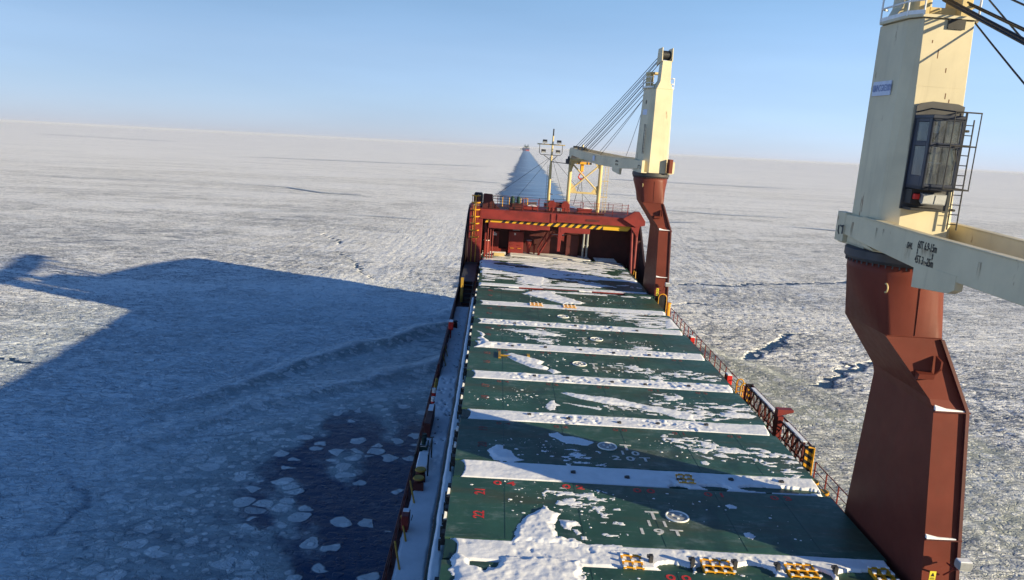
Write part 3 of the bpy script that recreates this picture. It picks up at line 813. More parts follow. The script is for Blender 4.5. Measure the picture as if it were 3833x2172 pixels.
# yellow lashing grids and black posts standing in the joints
def lashing(x, y, nx, label):
    t = thing("lashing_grid", label, "lashing fitting", (x, y, -16.13), "yellow lashing grids between hatch covers")
    fr = MB()
    for i in range(nx + 1): fr.box(x + i * .36 - .035, x + i * .36 + .035, y - .42, y + .42, -16.10, -15.96)
    for j in (-.42, 0, .42): fr.box(x - .035, x + nx * .36 + .035, y + j - .045, y + j + .045, -15.96, -15.91)
    fr.build("frame", M['yellow'], t)
    sn = MB()
    for i in range(nx + 1):
        for j in (-.42, 0, .42): sn.box(x + i * .36 - .05, x + i * .36 + .06, y + j - .06, y + j + .05, -15.905, -15.865)
    sn.build("snow_cap", M['snow'], t)
for i, (x, nx, l) in enumerate(((5.75, 2, "snow-choked yellow lashing grid left of the black posts in the nearest joint"), (8.85, 3, "broad yellow lashing grid between black posts in the nearest joint"),
                 (12.15, 3, "yellow lashing grid in the nearest joint, second from the near crane"), (15.5, 2, "small yellow lashing grid beside the near crane pedestal"))):
    lashing(x, 27.3, nx, l)
for i, (x, nx, y, l) in enumerate(((3.9, 3, 71.1, "tiny yellow lashing grid in the seventh joint, port side"), (7.0, 3, 71.1, "tiny yellow lashing grid in the seventh joint near the middle"), (9.6, 2, 35.0, "lashing grid in the shaded bare patch of the second joint"))):
    lashing(x, y, nx, l)
def post(x, y, label, dz_=0.0):
    t = MB(); t.box(x - .07, x + .07, y - .1, y + .1, -16.13, -15.72 - dz_); t.box(x - .16, x + .02, y - .06, y + .06, -15.82 - dz_, -15.72 - dz_)
    o = t.build("stacking_post", M['dark']); tag(o, label, "post", "black stacking posts in the hatch joints")
pl_ = [(6.85, 27.45, "black stacking post left of the broad yellow grid, nearest joint"), (8.45, 27.4, "black stacking post just left of the broad yellow grid"), (10.1, 27.4, "black stacking post just right of the broad yellow grid"),
       (11.75, 27.35, "black stacking post just left of the second yellow grid"), (14.0, 27.35, "black stacking post between the two starboard yellow grids")]
for x, y, l in pl_: post(x, y, l)
for j, (x0, yj) in enumerate(((4.6, 35.1), (2.6, 42.3), (3.2, 49.5), (2.0, 56.6), (2.5, 63.8))):
    for q in range(5):
        post(x0 + q * 2.55 + .2 * math.sin(q * 3.1 + j), yj + .25 * math.sin(q * 5 + j), "small black stacking post number %s from port in the %s snowy joint" % (["one", "two", "three", "four", "five"][q], order[j + 1]), .20)
# a yellow bracket lying on the fourth cover
yb = MB(); yb.box(.95, 1.12, 53.3, 54.7, HT + .004, HT + .10); yb.box(1.12, 2.0, 53.9, 54.02, HT + .004, HT + .09); yb.box(3.0, 3.2, 54.0, 54.5, HT + .004, HT + .1)
tag(yb.build("lifting_bracket", M['dyellow']), "flat yellow bracket lying on the 21T cover beside a long drift", "bracket")
# ------------------------------------------------------------------ the two deck cranes
def rect_ring(x0, x1, y0, y1, z, n=8, rr=.12):
    """rectangle sampled with 4n points, starting at the middle of the +x side"""
    pts = []
    cs = [(x1, y0), (x1, y1), (x0, y1), (x0, y0)]
    for i in range(4):
        a, b = cs[i], cs[(i + 1) % 4]
        for k in range(n):
            t = k / n
            pts.append((a[0] + (b[0] - a[0]) * t, a[1] + (b[1] - a[1]) * t, z))
    return pts
def circ_ring(cx, cy, r, z, n=32):
    return [(cx + r * math.cos(-math.pi / 4 + 2 * math.pi * k / n), cy + r * math.sin(-math.pi / 4 + 2 * math.pi * k / n), z) for k in range(n)]

M['rusty'] = paint('rusty_streak', (.16, .075, .035), .8, .4, 5, 0, streak=False)
def make_crane(label, px, cy, head_deg, txo, lean, near_):
    t = thing("deck_crane", label, "crane", (px, cy, DK), "cream deck cranes on the starboard side")
    # pedestal: box column on the side deck, cranked inboard to a round seat
    pd = MB()
    x0, x1 = 16.88, 18.15
    pd.loft([rect_ring(x0, x1 + .1, cy - 4.0, cy + 3.2, DK), rect_ring(x0, x1 + .05, cy - 3.2, cy + 2.85, -14.0), rect_ring(x0, x1, cy - 2.3, cy + 2.5, -9.35), rect_ring(x0 - .14, x1 - .06, cy - 2.15, cy + 2.45, -8.95),
             rect_ring(px - .92, px + 1.25, cy - 1.85, cy + 1.6, -6.65), circ_ring(px, cy, 1.74, -4.5), circ_ring(px, cy, 1.74, -4.05)])
    ped = pd.build("pedestal", M['brown'], t, smooth=False)
    me = ped.data
    for p_ in me.polygons:
        zc = sum(me.vertices[v].co.z for v in p_.vertices) / len(p_.vertices) + DK
        p_.use_smooth = zc > -6.6
    fl = MB()                                # flange plates along the outboard edge
    for (ax, ay, az), (bx, by, bz) in (((x1 + .05, cy - 3.22, -14.0), (x1, cy - 2.32, -9.3)), ((x1 + .1, cy - 4.0, DK), (x1 + .05, cy - 3.22, -14.0)), ((x1, cy - 2.32, -9.3), (px + 1.27, cy - 1.87, -6.7))):
        fl.loft([[(ax - .10, ay - .10, az), (ax + .03, ay - .10, az), (ax + .03, ay + .1, az), (ax - .10, ay + .1, az)], [(bx - .10, by - .10, bz), (bx + .03, by - .10, bz), (bx + .03, by + .1, bz), (bx - .10, by + .1, bz)]])
    fl.box(x0 - .02, x1 + .08, cy - 2.42, cy - 2.2, -9.36, -9.31); fl.box(x0 - .02, x1 + .1, cy - 3.34, cy - 3.1, -14.08, -14.03)
    fl.build("edge_flange", M['dred'], ped)
    for (ax, ay, az), (bx, by, bz) in (((px + .15, cy - 1.755, -4.5), (px + .2, cy - 1.86, -6.62)), ((x0 + .04, cy - 2.33, -10.4), (x1 - .1, cy - 2.33, -10.42)), ((x0 + .04, cy - 2.86, -12.4), (x1 - .1, cy - 2.86, -12.4)), ((px - .85, cy - 1.87, -6.66), (px + 1.2, cy - 1.87, -6.66))):
        wl = MB(); wl.tube([(ax, ay, az), (bx, by, bz)], .018, 5); wl.build("weld_bead", M['brown'], ped)
    for z, yy, d in ((-9.31, cy - 2.4, .16), (-14.03, cy - 3.32, .12)):
        s_ = MB(); s_.loft([[(x0 + .02, yy, z), (x0 + .02, yy + .2, z), (x0 + .02, yy + .12, z + d * 1.2), (x0 + .02, yy + .03, z + d * .8)], [(x0 + .45, yy, z), (x0 + .45, yy + .19, z), (x0 + .45, yy + .1, z + d * .5), (x0 + .45, yy + .03, z + d * .4)], [(x1 - .12, yy + .02, z), (x1 - .12, yy + .16, z), (x1 - .12, yy + .1, z + .03), (x1 - .12, yy + .04, z + .03)]])
        s_.build("snow_ledge", M['snow'], ped)
    lg = MB(); lg.prism([(cy - 2.0, -7.3), (cy - 2.42, -7.42), (cy - 2.42, -7.7), (cy - 2.1, -8.0)], 'x', px + 1.05, px + 1.12)
    lg.prism([(cy - 2.0, -7.9), (cy - 2.35, -7.95), (cy - 2.3, -8.15), (cy - 2.1, -8.2)], 'x', px + .35, px + .95)
    lg.build("pad_eye", M['brown'], ped)
    rn = MB(); rn.torus((px - 1.0, cy - 1.50, -4.95), .16, .035, 'x', 14, 6, .6, 5.2)
    rn.build("hand_ring", M['creamy'], ped)
    sl = MB(); sl.loft([circ_ring(px, cy, 1.80, -4.12), circ_ring(px, cy, 1.90, -4.0), circ_ring(px, cy, 1.90, -3.72), circ_ring(px, cy, 1.82, -3.66)])
    for k in range(48):
        a = 2 * math.pi * k / 48; sl.cyl(px + 1.80 * math.cos(a), cy + 1.80 * math.sin(a), -4.22, -4.1, .03, 6)
    sl.build("slewing_ring", M['dark'], t, smooth=True)
    # foot: lamp on a bracket, doorway with yellow hoop, warning signs
    ya = cy - 3.62
    dr = MB(); n = 10
    dz, dxc = -17.2, 17.62
    dr.prism([(dxc - .34, DK + .1), (dxc + .34, DK + .1)] + [(dxc + .34 * math.cos(math.pi * k / n), -16.1 + .34 * math.sin(math.pi * k / n)) for k in range(n + 1)], 'y', ya - .42, ya + .02)
    dr.build("doorway", M['black'], ped)
    hp = MB(); hp.tube([(dxc - .42, ya - .52, DK + .1), (dxc - .42, ya - .46, -16.0)] + [(dxc - .42 * math.cos(math.pi * k / 8), ya - .45, -16.0 + .42 * math.sin(math.pi * k / 8)) for k in range(1, 8)] + [(dxc + .42, ya - .46, -16.0), (dxc + .42, ya - .52, DK + .1)], .045, 8)
    hp.build("yellow_hoop", M['yellow'], ped)
    for q, (zs, hs) in enumerate(((-15.45, .36), (-15.83, .34))):
        sg = MB(); sg.box(16.98, 17.22, ya - .14 + q * -.02, ya - .12 - q * .02, zs, zs + hs); so = sg.build("warning_sign", M['signyel'], ped)
        tr = MB(); yq = ya - .145 - q * .02
        tr.prism([(17.03, zs + .16), (17.17, zs + .16), (17.10, zs + .31)], 'y', yq - .004, yq); tr.box(17.02, 17.18, yq - .004, yq, zs + .04, zs + .07); tr.box(17.04, 17.16, yq - .004, yq, zs + .09, zs + .11)
        tr.build("warning_symbol", M['ink'], so)
    lm = MB(); lm.box(17.72, 18.22, ya - .62, ya - .25, -14.72, -14.45); lo_ = lm.build("flood_lamp", M['grey'], ped, .03)
    ls = MB(); ls.box(17.76, 18.18, ya - .60, ya - .27, -14.755, -14.722); ls.build("lamp_lens", M['lens'], lo_)
    sn_ = MB(); sn_.box(17.74, 18.2, ya - .6, ya - .28, -14.45, -14.40); sn_.build("snow_cap", M['snow'], lo_, .02)
    br = MB(); br.tube([(17.7, ya + .1, -14.85), (17.7, ya - .4, -14.82)], .03, 6); br.tube([(17.7, ya - .4, -14.82), (18.1, ya - .42, -14.8)], .03, 6); br.tube([(17.7, ya - .35, -14.85), (17.66, ya + .1, -15.35)], .03, 6); br.build("lamp_bracket", M['red'], ped)

    # upper works in crane coordinates: u along the jib, w to its right-hand (seen from above, +90 deg), z up
    h = Vector((math.sin(R(head_deg)), math.cos(R(head_deg)), 0)); wv = Vector((-h.y, h.x, 0))
    c0 = Vector((px, cy, 0))
    X = lambda p: tuple(c0 + h * p[0] + wv * p[1] + Vector((0, 0, p[2])))
    def octo(hw, uf, ur, us, ut, z, off=0.0, ch=.5):
        return [(uf, -hw + ch + off, z), (uf, hw - ch + off, z), (us, hw + off, z), (ut, hw + off, z), (ur, hw - ch + off, z), (ur, -hw + ch + off, z), (ut, -hw + off, z), (us, -hw + off, z)]
    tw = MB()
    tw.loft([octo(1.42, 1.78, -1.7, 1.12, -1.0, -3.66, txo, .52), octo(1.14, 1.68, -1.55, 1.10, -1.0, 4.62, txo + lean, .26)])
    tower = tw.build("tower", M['cream'], t, .015, xf=X)
    o2 = txo + lean
    tz = lambda z: (z + 3.66) / 8.28
    for z in (2.35, -.4):
        wb = MB(); f_ = tz(z); e_ = .006
        rg_ = octo(1.42 + (1.14 - 1.42) * f_ + e_, 1.78 - .10 * f_ + e_, -1.7 + .15 * f_ - e_, 1.12 - .02 * f_, -1.0, z, txo + lean * f_, .52 - .26 * f_)
        wb.loft([[(p[0], p[1], z - .012) for p in rg_], [(p[0], p[1], z + .012) for p in rg_]]); wb.build("weld_seam", M['cream'], tower, xf=X)
    for u_, w_, z, hgt in ((1.0, .1, 3.0, .16), (1.0, -.25, 3.6, .3), (1.0, .35, 1.95, .12), (1.0, .2, 2.15, .2), (1.0, -.5, 3.9, .1)):
        f_ = tz(z); yf = 1.78 - .10 * f_ + .004
        rt = MB(); rt.box(yf - .003, yf, w_ + txo + lean * f_ - .018, w_ + txo + lean * f_ + .018, z - hgt, z); rt.build("rust_streak", M['rusty'], tower, xf=X)
    pf = MB(); pf.loft([octo(1.28, 1.78, -1.0, 1.2, -.8, 4.64, o2, .3), octo(1.28, 1.78, -1.0, 1.2, -.8, 4.74, o2, .3)])
    pf.build("top_platform", M['cream'], t, xf=X)
    ring = octo(1.26, 1.76, -1.0, 1.2, -.8, 0, o2, .3)
    rp = [(p[0], p[1]) for p in ring]
    side_r = [rp[4], rp[3], rp[2], rp[1]]; side_l = [rp[5], rp[6], rp[7], rp[0]]
    for sd_ in (side_r, side_l):
        rl = MB()
        for z in (5.2, 5.75): rl.tube([(a, b, z) for a, b in sd_], .035, 6)
        for a, b in sd_[1:]: rl.tube([(a, b, 4.7), (a, b, 5.75)], .035, 6)
        for i in range(3): rl.loft([[(sd_[i][0], sd_[i][1], 4.74), (sd_[i + 1][0], sd_[i + 1][1], 4.74), (sd_[i + 1][0], sd_[i + 1][1], 4.88), (sd_[i][0], sd_[i][1], 4.88)], [(sd_[i][0] * .98, sd_[i][1] * .98, 4.74), (sd_[i + 1][0] * .98, sd_[i + 1][1] * .98, 4.74), (sd_[i + 1][0] * .98, sd_[i + 1][1] * .98, 4.88), (sd_[i][0] * .98, sd_[i][1] * .98, 4.88)]])
        rl.build("platform_railing", M['white'], t, xf=X)
    hd = MB()
    hd.loft([[(-.75, -.95 + o2, 4.7), (-1.56, -.86 + o2, 4.62), (-1.56, .86 + o2, 4.62), (-.75, .95 + o2, 4.7)], [(-.7, -.55 + o2, 5.35), (-1.54, -.55 + o2, 5.35), (-1.54, .55 + o2, 5.35), (-.7, .55 + o2, 5.35)], [(-.75, -.48 + o2, 7.35), (-1.5, -.48 + o2, 7.35), (-1.5, .48 + o2, 7.35), (-.75, .48 + o2, 7.35)]])
    for s in (-1, 1): hd.loft([[(-.2, s * .54 + o2 - .05, 6.9), (-1.5, s * .54 + o2 - .05, 7.3), (-1.5, s * .54 + o2 + .05, 7.3), (-.2, s * .54 + o2 + .05, 6.9)], [(-.35, s * .54 + o2 - .05, 8.5), (-1.35, s * .54 + o2 - .05, 8.6), (-1.35, s * .54 + o2 + .05, 8.6), (-.35, s * .54 + o2 + .05, 8.5)]])
    hd.build("mast_head", M['cream'], t, .02, xf=X)
    sv = MB(); sv.loft([[(-.8 + .45 * math.cos(2 * math.pi * k / 20), o2 - .40, 7.9 + .45 * math.sin(2 * math.pi * k / 20)) for k in range(20)], [(-.8 + .45 * math.cos(2 * math.pi * k / 20), o2 + .40, 7.9 + .45 * math.sin(2 * math.pi * k / 20)) for k in range(20)]])
    sv.build("sheave", M['black'], t, xf=X)
    mc = MB(); mc.box(-.5, 1.0, -.75 + o2, .75 + o2, 4.76, 5.1)
    mc.box(.2, 1.3, -.95 + o2, -.55 + o2, 4.75, 6.1); mc.box(.2, 1.3, .55 + o2, .95 + o2, 4.75, 6.1); mc.box(.1, 1.35, -1.0 + o2, 1.0 + o2, 6.1, 6.3)
    mc.build("sheave_housing", M['creamy'], t, .02, xf=X)
    op = MB(); op.box(1.70, 1.745, -.05 + o2, .55 + o2, 4.3, 4.62)
    op.build("sheave_opening", M['black'], t, xf=X)
    # jib: twin box girders hinged at the tower foot
    jb = MB(); L = 26.0
    for s in (-1, 1):
        prof = [(-1.05, 1.74, -2.52, -3.30), (.5, 1.74, -2.48, -3.42), (4.6, 1.74, -2.56, -3.68), (12, 1.72, -2.62, -3.72), (20, 1.35, -2.45, -3.45), (25.4, 1.02, -2.25, -3.2)]
        jb.loft([[(u, s * (w - .22), zt), (u, s * (w + .02), zt), (u, s * (w + .02), zb), (u, s * (w - .22), zb)] for u, w, zt, zb in prof])
        for i in range(5):               # flange lips
            u0, w0, zt0, zb0 = prof[i]; u1, w1, zt1, zb1 = prof[i + 1]
            if i == 0: continue
            jb.loft([[(u0, s * (w0 - .26), zt0), (u0, s * (w0 + .07), zt0), (u0, s * (w0 + .07), zt0 + .04), (u0, s * (w0 - .26), zt0 + .04)], [(u1, s * (w1 - .26), zt1), (u1, s * (w1 + .07), zt1), (u1, s * (w1 + .07), zt1 + .04), (u1, s * (w1 - .26), zt1 + .04)]])
        jb.prism([(4.55, -3.5), (7.0, -3.5), (7.0, -3.95), (6.7, -4.1), (4.6, -4.32)], 'y', s * 1.50, s * 1.77)
    for u, w in ((8.5, 1.5), (14, 1.45), (20, 1.1)): jb.tube([(u, -w, -3.1), (u, w, -3.1)], .16, 8)
    jb.box(5.0, 7.6, -1.5, 1.5, -3.66, -3.60); jb.box(9.5, 13.5, -1.45, 1.45, -3.60, -3.54)
    jb.prism([(24.6, -2.3), (26.0, -2.25), (26.5, -2.5), (26.5, -3.4), (26.0, -3.75), (25.2, -3.3)], 'y', -1.02, 1.02)
    jb.tube([(26.2, -.75, -2.2), (26.2, -.75, -1.75)], .14, 8)
    jib = jb.build("jib", M['cream'], t, .012, xf=X)
    for s in (-1, 1):
        hn = MB(); hn.box(-1.75, -1.0, s * 1.62 - .16, s * 1.62 + .16, -3.62, -2.46); hn.box(-1.8, .5, s * 1.40 - .2, s * 1.40 + .4, -3.70, -3.60)
        hn.prism([(-.9, -3.6), (1.4, -3.6), (.4, -3.4), (-.9, -3.3)], 'y', s * 1.4, s * 1.64)
        hn.build("hinge_bracket", M['cream'], t, .015, xf=X)
    for s in (-1, 1):
        kn_ = MB(); kn_.tube([(-1.3, s * 1.80, -3.0), (-1.05, s * 1.85, -3.02), (-.95, s * 1.85, -2.95), (-.95, s * 1.85, -3.3)], .03, 6)
        kn_.tube([(-1.45, s * 1.80, -3.0), (-1.45, s * 1.80, -3.25), (-1.35, s * 1.80, -3.35)], .022, 6)
        kn_.build("latch", M['dark'], t, xf=X)
    # cab with guard cage
    cb = MB()
    w0, w1, u0, u1, z0, z1 = -1.10, .02, 1.76, 2.98, -1.20, 1.32
    wf = lambda p: X(p)
    th = .07
    cb.box(u0, u1, w0, w1, z0, z0 + .16); cb.box(u0, u1 + .05, w0 - .03, w1 + .03, z1 - .10, z1 + .03)
    cb.box(u0, u0 + .05, w0, w1, z0, z1)
    for (a, b) in ((w0, w0 + th), (w1 - th, w1)):            # side walls with two windows each
        cb.box(u0, u0 + .30, a, b, z0, z1); cb.box(u1 - .22, u1, a, b, z0, z1); cb.box(u0 + .30, u1 - .22, a, b, .28, .46)
        cb.box(u0 + .30, u1 - .22, a, b, 1.10, z1); cb.box(u0 + .30, u1 - .22, a, b, z0, -.72)
    for a, b in ((w0, w0 + .09), (w1 - .09, w1)): cb.box(u1 - .06, u1, a, b, z0, z1)
    cb.box(u1 - .06, u1, w0, w1, .28, .42); cb.box(u1 - .06, u1, w0, w1, 1.16, z1); cb.box(u1 - .06, u1, w0, w1, z0, -.98)
    cab = cb.build("cab", M['navy'], t, .02, xf=X)
    bw = MB(); bw.box(u0 + .051, u0 + .09, w0 + th, w1 - th, z0 + .16, z1 - .1); bw.build("inner_wall", M['grey'], cab, xf=X)
    for s_, nm in ((w0 + th / 2, 0), (w1 - th / 2, 1)):
        for za, zb in ((-.72, .28), (.46, 1.10)):
            g_ = MB(); g_.box(u0 + .30, u1 - .22, s_ - .012, s_ + .012, za, zb); g_.build("side_window", M['glass'], cab, xf=X)
    for za, zb in ((-.98, .28), (.42, 1.16)):
        g_ = MB(); g_.box(u1 - .035, u1 - .02, w0 + .09, w1 - .09, za, zb); g_.build("front_window", M['glass'], cab, xf=X)
    it = MB(); it.box(u0 + .45, u0 + .95, -.85, -.35, -1.04, -.62); it.box(u0 + .42, u0 + .55, -.85, -.35, -.62, .15); it.box(u1 - .5, u1 - .25, -.98, -.80, -1.04, -.35); it.box(u1 - .5, u1 - .25, -.32, -.12, -1.04, -.30)
    it.build("seat", M['dark'], cab, xf=X)
    pa = MB(); pa.box(u1 - .62, u1 - .30, -.72, -.42, -.28, -.24); pa.box(u1 - .66, u1 - .64, -.85, -.55, -.75, -.45); pa.box(u1 - .075, u1 - .065, -.98, -.82, .74, .98)
    pa.build("paper", M['white'], cab, xf=X)
    wp = MB(); wp.tube([(u1 + .03, -.22, .35), (u1 + .04, -.05, -.25)], .018, 6); wp.build("wiper", M['black'], cab, xf=X)
    bp = MB(); bp.prism([(-1.16, -1.95), (.50, -1.95), (.56, 1.72), (.3, 1.80), (-.6, 1.84), (-1.0, 1.76), (-1.14, 1.66)], 'x', 1.80, 1.86)
    bp.build("backing_plate", M['dark'], t, xf=X)
    lw = MB(); lw.box(1.86, 2.35, w0 + .02, w1 - .05, -1.72, -1.22); lw.box(1.86, 2.5, w0, w1, -1.95, -1.86)
    lw.build("lamp_shelf", M['black'], t, xf=X)
    for q in (0, 1):
        a = -.78 + q * .42
        fl_ = MB(); fl_.loft([[(2.36, a, -1.62), (2.36, a + .34, -1.62), (2.36, a + .34, -1.30), (2.36, a, -1.30)], [(2.62, a - .05, -1.70), (2.62, a + .38, -1.70), (2.66, a + .38, -1.34), (2.66, a - .05, -1.34)]])
        fo = fl_.build("flood_lamp", M['grey'], t, xf=X)
        le = MB(); le.loft([[(2.635, a - .02, -1.67), (2.635, a + .35, -1.67), (2.672, a + .35, -1.37), (2.672, a - .02, -1.37)], [(2.645, a - .02, -1.67), (2.645, a + .35, -1.67), (2.682, a + .35, -1.37), (2.682, a - .02, -1.37)]])
        le.build("lamp_lens", M['lens'], fo, xf=X)
    hr = MB(); hr.box(2.36, 2.50, -1.04, -.84, -1.55, -1.36); hr.build("red_horn", M['signred'], t, .02, xf=X)
    cg = MB(); ub = u1 + .55
    for z in (1.45, .35, -1.1): cg.tube([(u0, w0 + .05, z), (u0 + .9, w0 + .05, z + (.1 if z > 1 else 0)), (ub, w0 + .42, z), (ub, w1 + .18, z), (u0, w1 + .45, z + (.1 if z > 1 else 0))], .028, 6)
    for w in (w0 + .42, -.28, w1 + .18): cg.tube([(ub, w, 1.45), (ub, w, -1.1)], .022, 6)
    cg.tube([(u0 + .6, w1 + .34, 1.5), (u0 + .6, w1 + .34, -1.1)], .024, 6)
    cg.tube([(u0 + .1, w1 + .44, 1.5), (u0 + .1, w1 + .44, -1.1)], .024, 6)
    cg.build("guard_cage", M['black'], t, xf=X)
    la = MB()
    for w in (.62, .96): la.tube([(u0 + .12, w, 1.3), (u0 + .2, w, -2.6)], .028, 6)
    for k in range(11): la.tube([(u0 + .14, .62, 1.1 - k * .35), (u0 + .14, .96, 1.1 - k * .35)], .018, 5)
    for z in (.9, -1.9): la.tube([(u0 - .1, .79, z), (u0 + .16, .79, z)], .05, 6)
    la.build("ladder", M['black'], t, xf=X)
    # name plates on the flank facing to port
    sgn = -1 if near_ else 1
    return t, X, o2, sgn, jib, tower

crane1, X1, o1, s1_, jib1, tower1 = make_crane("large near cream crane with black-framed cab and jib swung aft", 15.72, 30.0, 180.0, -.12, -.30, True)
# make_crane measures w to port when the jib points forward and to starboard when it points aft
crane2, X2, o2_, s2_, jib2, tower2 = make_crane("smaller far cream crane with its jib lowered forward onto the bow rest", 15.92, 81.9, -11.5, .05, .02, False)

# writing on the near jib (rust-streaked stencil) and the pale name plates
def jib_text(body, u, z, size): text("load_marking", body, size, M['ink'], jib1, (15.72 - 1.765, 30.0 - u, z), (R(90), 0, R(-90)), .62, .004)
jib_text("60T 6.9-15m", 5.15, -2.90, .36)
jib_text("SWL", 4.1, -3.02, .30)
jib_text("45T 3  -25m", 5.1, -3.38, .36)
ar = MB()
for u, z in ((4.62, -3.12), (5.55, -3.16)):
    ar.tube([(15.72 - 1.766, 30 - u, z - .10), (15.72 - 1.766, 30 - u, z + .10)], .012, 5); ar.prism([(30 - u - .035, z + .03), (30 - u + .035, z + .03), (30 - u, z + .11)], 'x', 15.72 - 1.772, 15.72 - 1.762); ar.prism([(30 - u - .035, z - .03), (30 - u + .035, z - .03), (30 - u, z - .11)], 'x', 15.72 - 1.772, 15.72 - 1.762)
ar.build("load_marking", M['ink'], jib1)
rs_m, rs_nt, rs_p = new_mat("rust_run"); rs_g = G(rs_nt)
rs_n = rs_g.noise(rs_g.coord((2.5, 2.5, .5)), 2.2, 6, .65)
rs_g.link(rs_g.mix(rs_g.step(rs_n, .3, .7), (.30, .16, .08), (.10, .05, .035)), rs_p.inputs['Base Color'])
rs_p.inputs['Roughness'].default_value = .8
rs_tr = rs_nt.nodes.new("ShaderNodeBsdfTransparent"); rs_mx = rs_nt.nodes.new("ShaderNodeMixShader"); rs_out = rs_nt.nodes["Material Output"]
rs_sp = rs_g.n("ShaderNodeSeparateXYZ"); rs_tc = rs_g.n("ShaderNodeTexCoord"); rs_g.link(rs_tc.outputs['Generated'], rs_sp.inputs[0])
rs_edge = rs_g.math('MULTIPLY', rs_g.step(rs_sp.outputs['Z'], 0.0, .85), rs_g.math('MULTIPLY', rs_g.step(rs_sp.outputs['Y'], 0, .25), rs_g.step(rs_sp.outputs['Y'], 1, .75)))
rs_fac = rs_g.math('MULTIPLY', rs_edge, rs_g.step(rs_g.noise(rs_g.coord((5, 5, .8)), 2.4, 5, .6), .34, .70, .05, .60))
rs_g.link(rs_fac, rs_mx.inputs[0]); rs_nt.links.new(rs_tr.outputs[0], rs_mx.inputs[1]); rs_nt.links.new(rs_p.outputs[0], rs_mx.inputs[2]); rs_nt.links.new(rs_mx.outputs[0], rs_out.inputs[0])
def rust(y0, y1, z0, z1):
    b = MB(); x = 15.72 - 1.7625; b.add([(x, y0, z0), (x, y1, z0), (x, y1, z1), (x, y0, z1)], [(0, 1, 2, 3)]); b.build("rust_run", rs_m, jib1)
rust(25.75, 26.25, -3.62, -3.0); rust(24.4, 25.4, -3.66, -3.36); rust(24.3, 25.3, -3.3, -2.95); rust(28.25, 28.42, -3.2, -2.72); rust(27.75, 27.9, -3.0, -2.7); rust(21.9, 22.1, -3.5, -2.9); rust(30.2, 30.5, -3.5, -2.75)
def face_plate(tower, wpl, za, zb, ua, ub, X, sgn, hw):
    pass
# plate on the near tower's port flank
zp = 2.3
xf_ = 15.72 - .12 - 1.42 + (-.30 + .28) * ((zp + 3.66) / 8.28)
p1 = MB(); p1.box(xf_ - .05, xf_ - .015, 29.35, 30.75, zp - .26, zp + .26)
po = p1.build("name_plate", M['plate'], tower1)
text("plate_lettering", "ONNCGRE2000", .34, M['blueink'], po, (xf_ - .054, 30.02, zp), (R(90), 0, R(-90)), .62, .003)
pb = MB(); pb.box(xf_ - .056, xf_ - .05, 30.50, 30.68, zp - .12, zp + .12); pb.build("plate_emblem", M['blueink'], po)
hwz = lambda z: 1.42 + (1.14 - 1.42) * (z + 3.66) / 8.28
q1 = MB(); wq = hwz(2.3) + .06; q1.box(-.55, .55, wq, wq + .03, 2.05, 2.6); q1.build("name_plate", M['plate'], tower2, xf=X2)
q2 = MB(); wq = hwz(3.2) + .06; q2.loft([[(.0 + .14 * math.cos(2 * math.pi * k / 14), wq, 3.3 + .22 * math.sin(2 * math.pi * k / 14)) for k in range(14)], [(.0 + .14 * math.cos(2 * math.pi * k / 14), wq + .02, 3.3 + .22 * math.sin(2 * math.pi * k / 14)) for k in range(14)]]); q2.build("port_hole", M['black'], tower2, xf=X2)
q3 = MB(); q3.box(13.3, 14.1, 1.745, 1.765, -3.35, -2.75); q3.build("name_plate", M['plate'], jib2, xf=X2)
def jib2_text(body, u, z, size):
    a = R(101.5) + 0
    P = X2((u, 1.768, z)); text("load_marking", body, size, M['ink'], jib2, P, (R(90), 0, R(90 + 11.5 - 180)), .62, .004)
jib2_text("60T 6.9-15m", 5.6, -2.95, .28); jib2_text("45T 3 -25m", 5.6, -3.3, .28)
sx_ = MB(); sx_.tube([X2((-1.2, 1.5, -1.8)), X2((-1.2, 1.5, .6)), X2((-.9, 1.45, 1.1))], .03, 6); sx_.tube([X2((-.8, 1.5, -1.8)), X2((-.8, 1.5, .6)), X2((-.6, 1.45, 1.1))], .03, 6)
for k in range(8): sx_.tube([X2((-1.2, 1.5, -1.6 + k * .3)), X2((-.8, 1.5, -1.6 + k * .3))], .02, 5)
sx_.build("side_ladder", M['dark'], crane2)
bk2 = MB(); bk2.box(-2.35, -1.72, -1.3, -.95, -3.6, -2.2); bk2.build("rear_box", M['brown'], crane2, xf=X2)

# hoist and luffing ropes
def ropes(crane, segs, name="hoist_rope"):
    for a, b, r in segs:
        m_ = MB(); a, b = Vector(a), Vector(b); n = 8
        m_.tube([a + (b - a) * (i / n) - Vector((0, 0, .12 * 4 * (i / n) * (1 - i / n))) for i in range(n + 1)], r, 6)
        m_.build(name, M['rope'], crane)
ropes(crane1, [((15.11, 28.6, 5.29), (13.9, 6.75, -2.5), .05), ((15.25, 28.6, 5.33), (14.0, 6.6, -2.5), .05), ((15.98, 28.6, 5.27), (13.9, 5.0, -2.5), .035), ((16.05, 28.6, 5.2), (14.1, 5.3, -2.5), .035),
               ((16.71, 28.6, 5.4), (13.9, 13.0, -2.5), .03), ((16.25, 28.6, 4.71), (17.35, 19.0, -2.4), .03), ((17.1, 28.6, 5.6), (17.3, 7.2, -2.4), .035), ((15.5, 31.0, 8.4), (15.0, 4.2, -2.2), .035)])
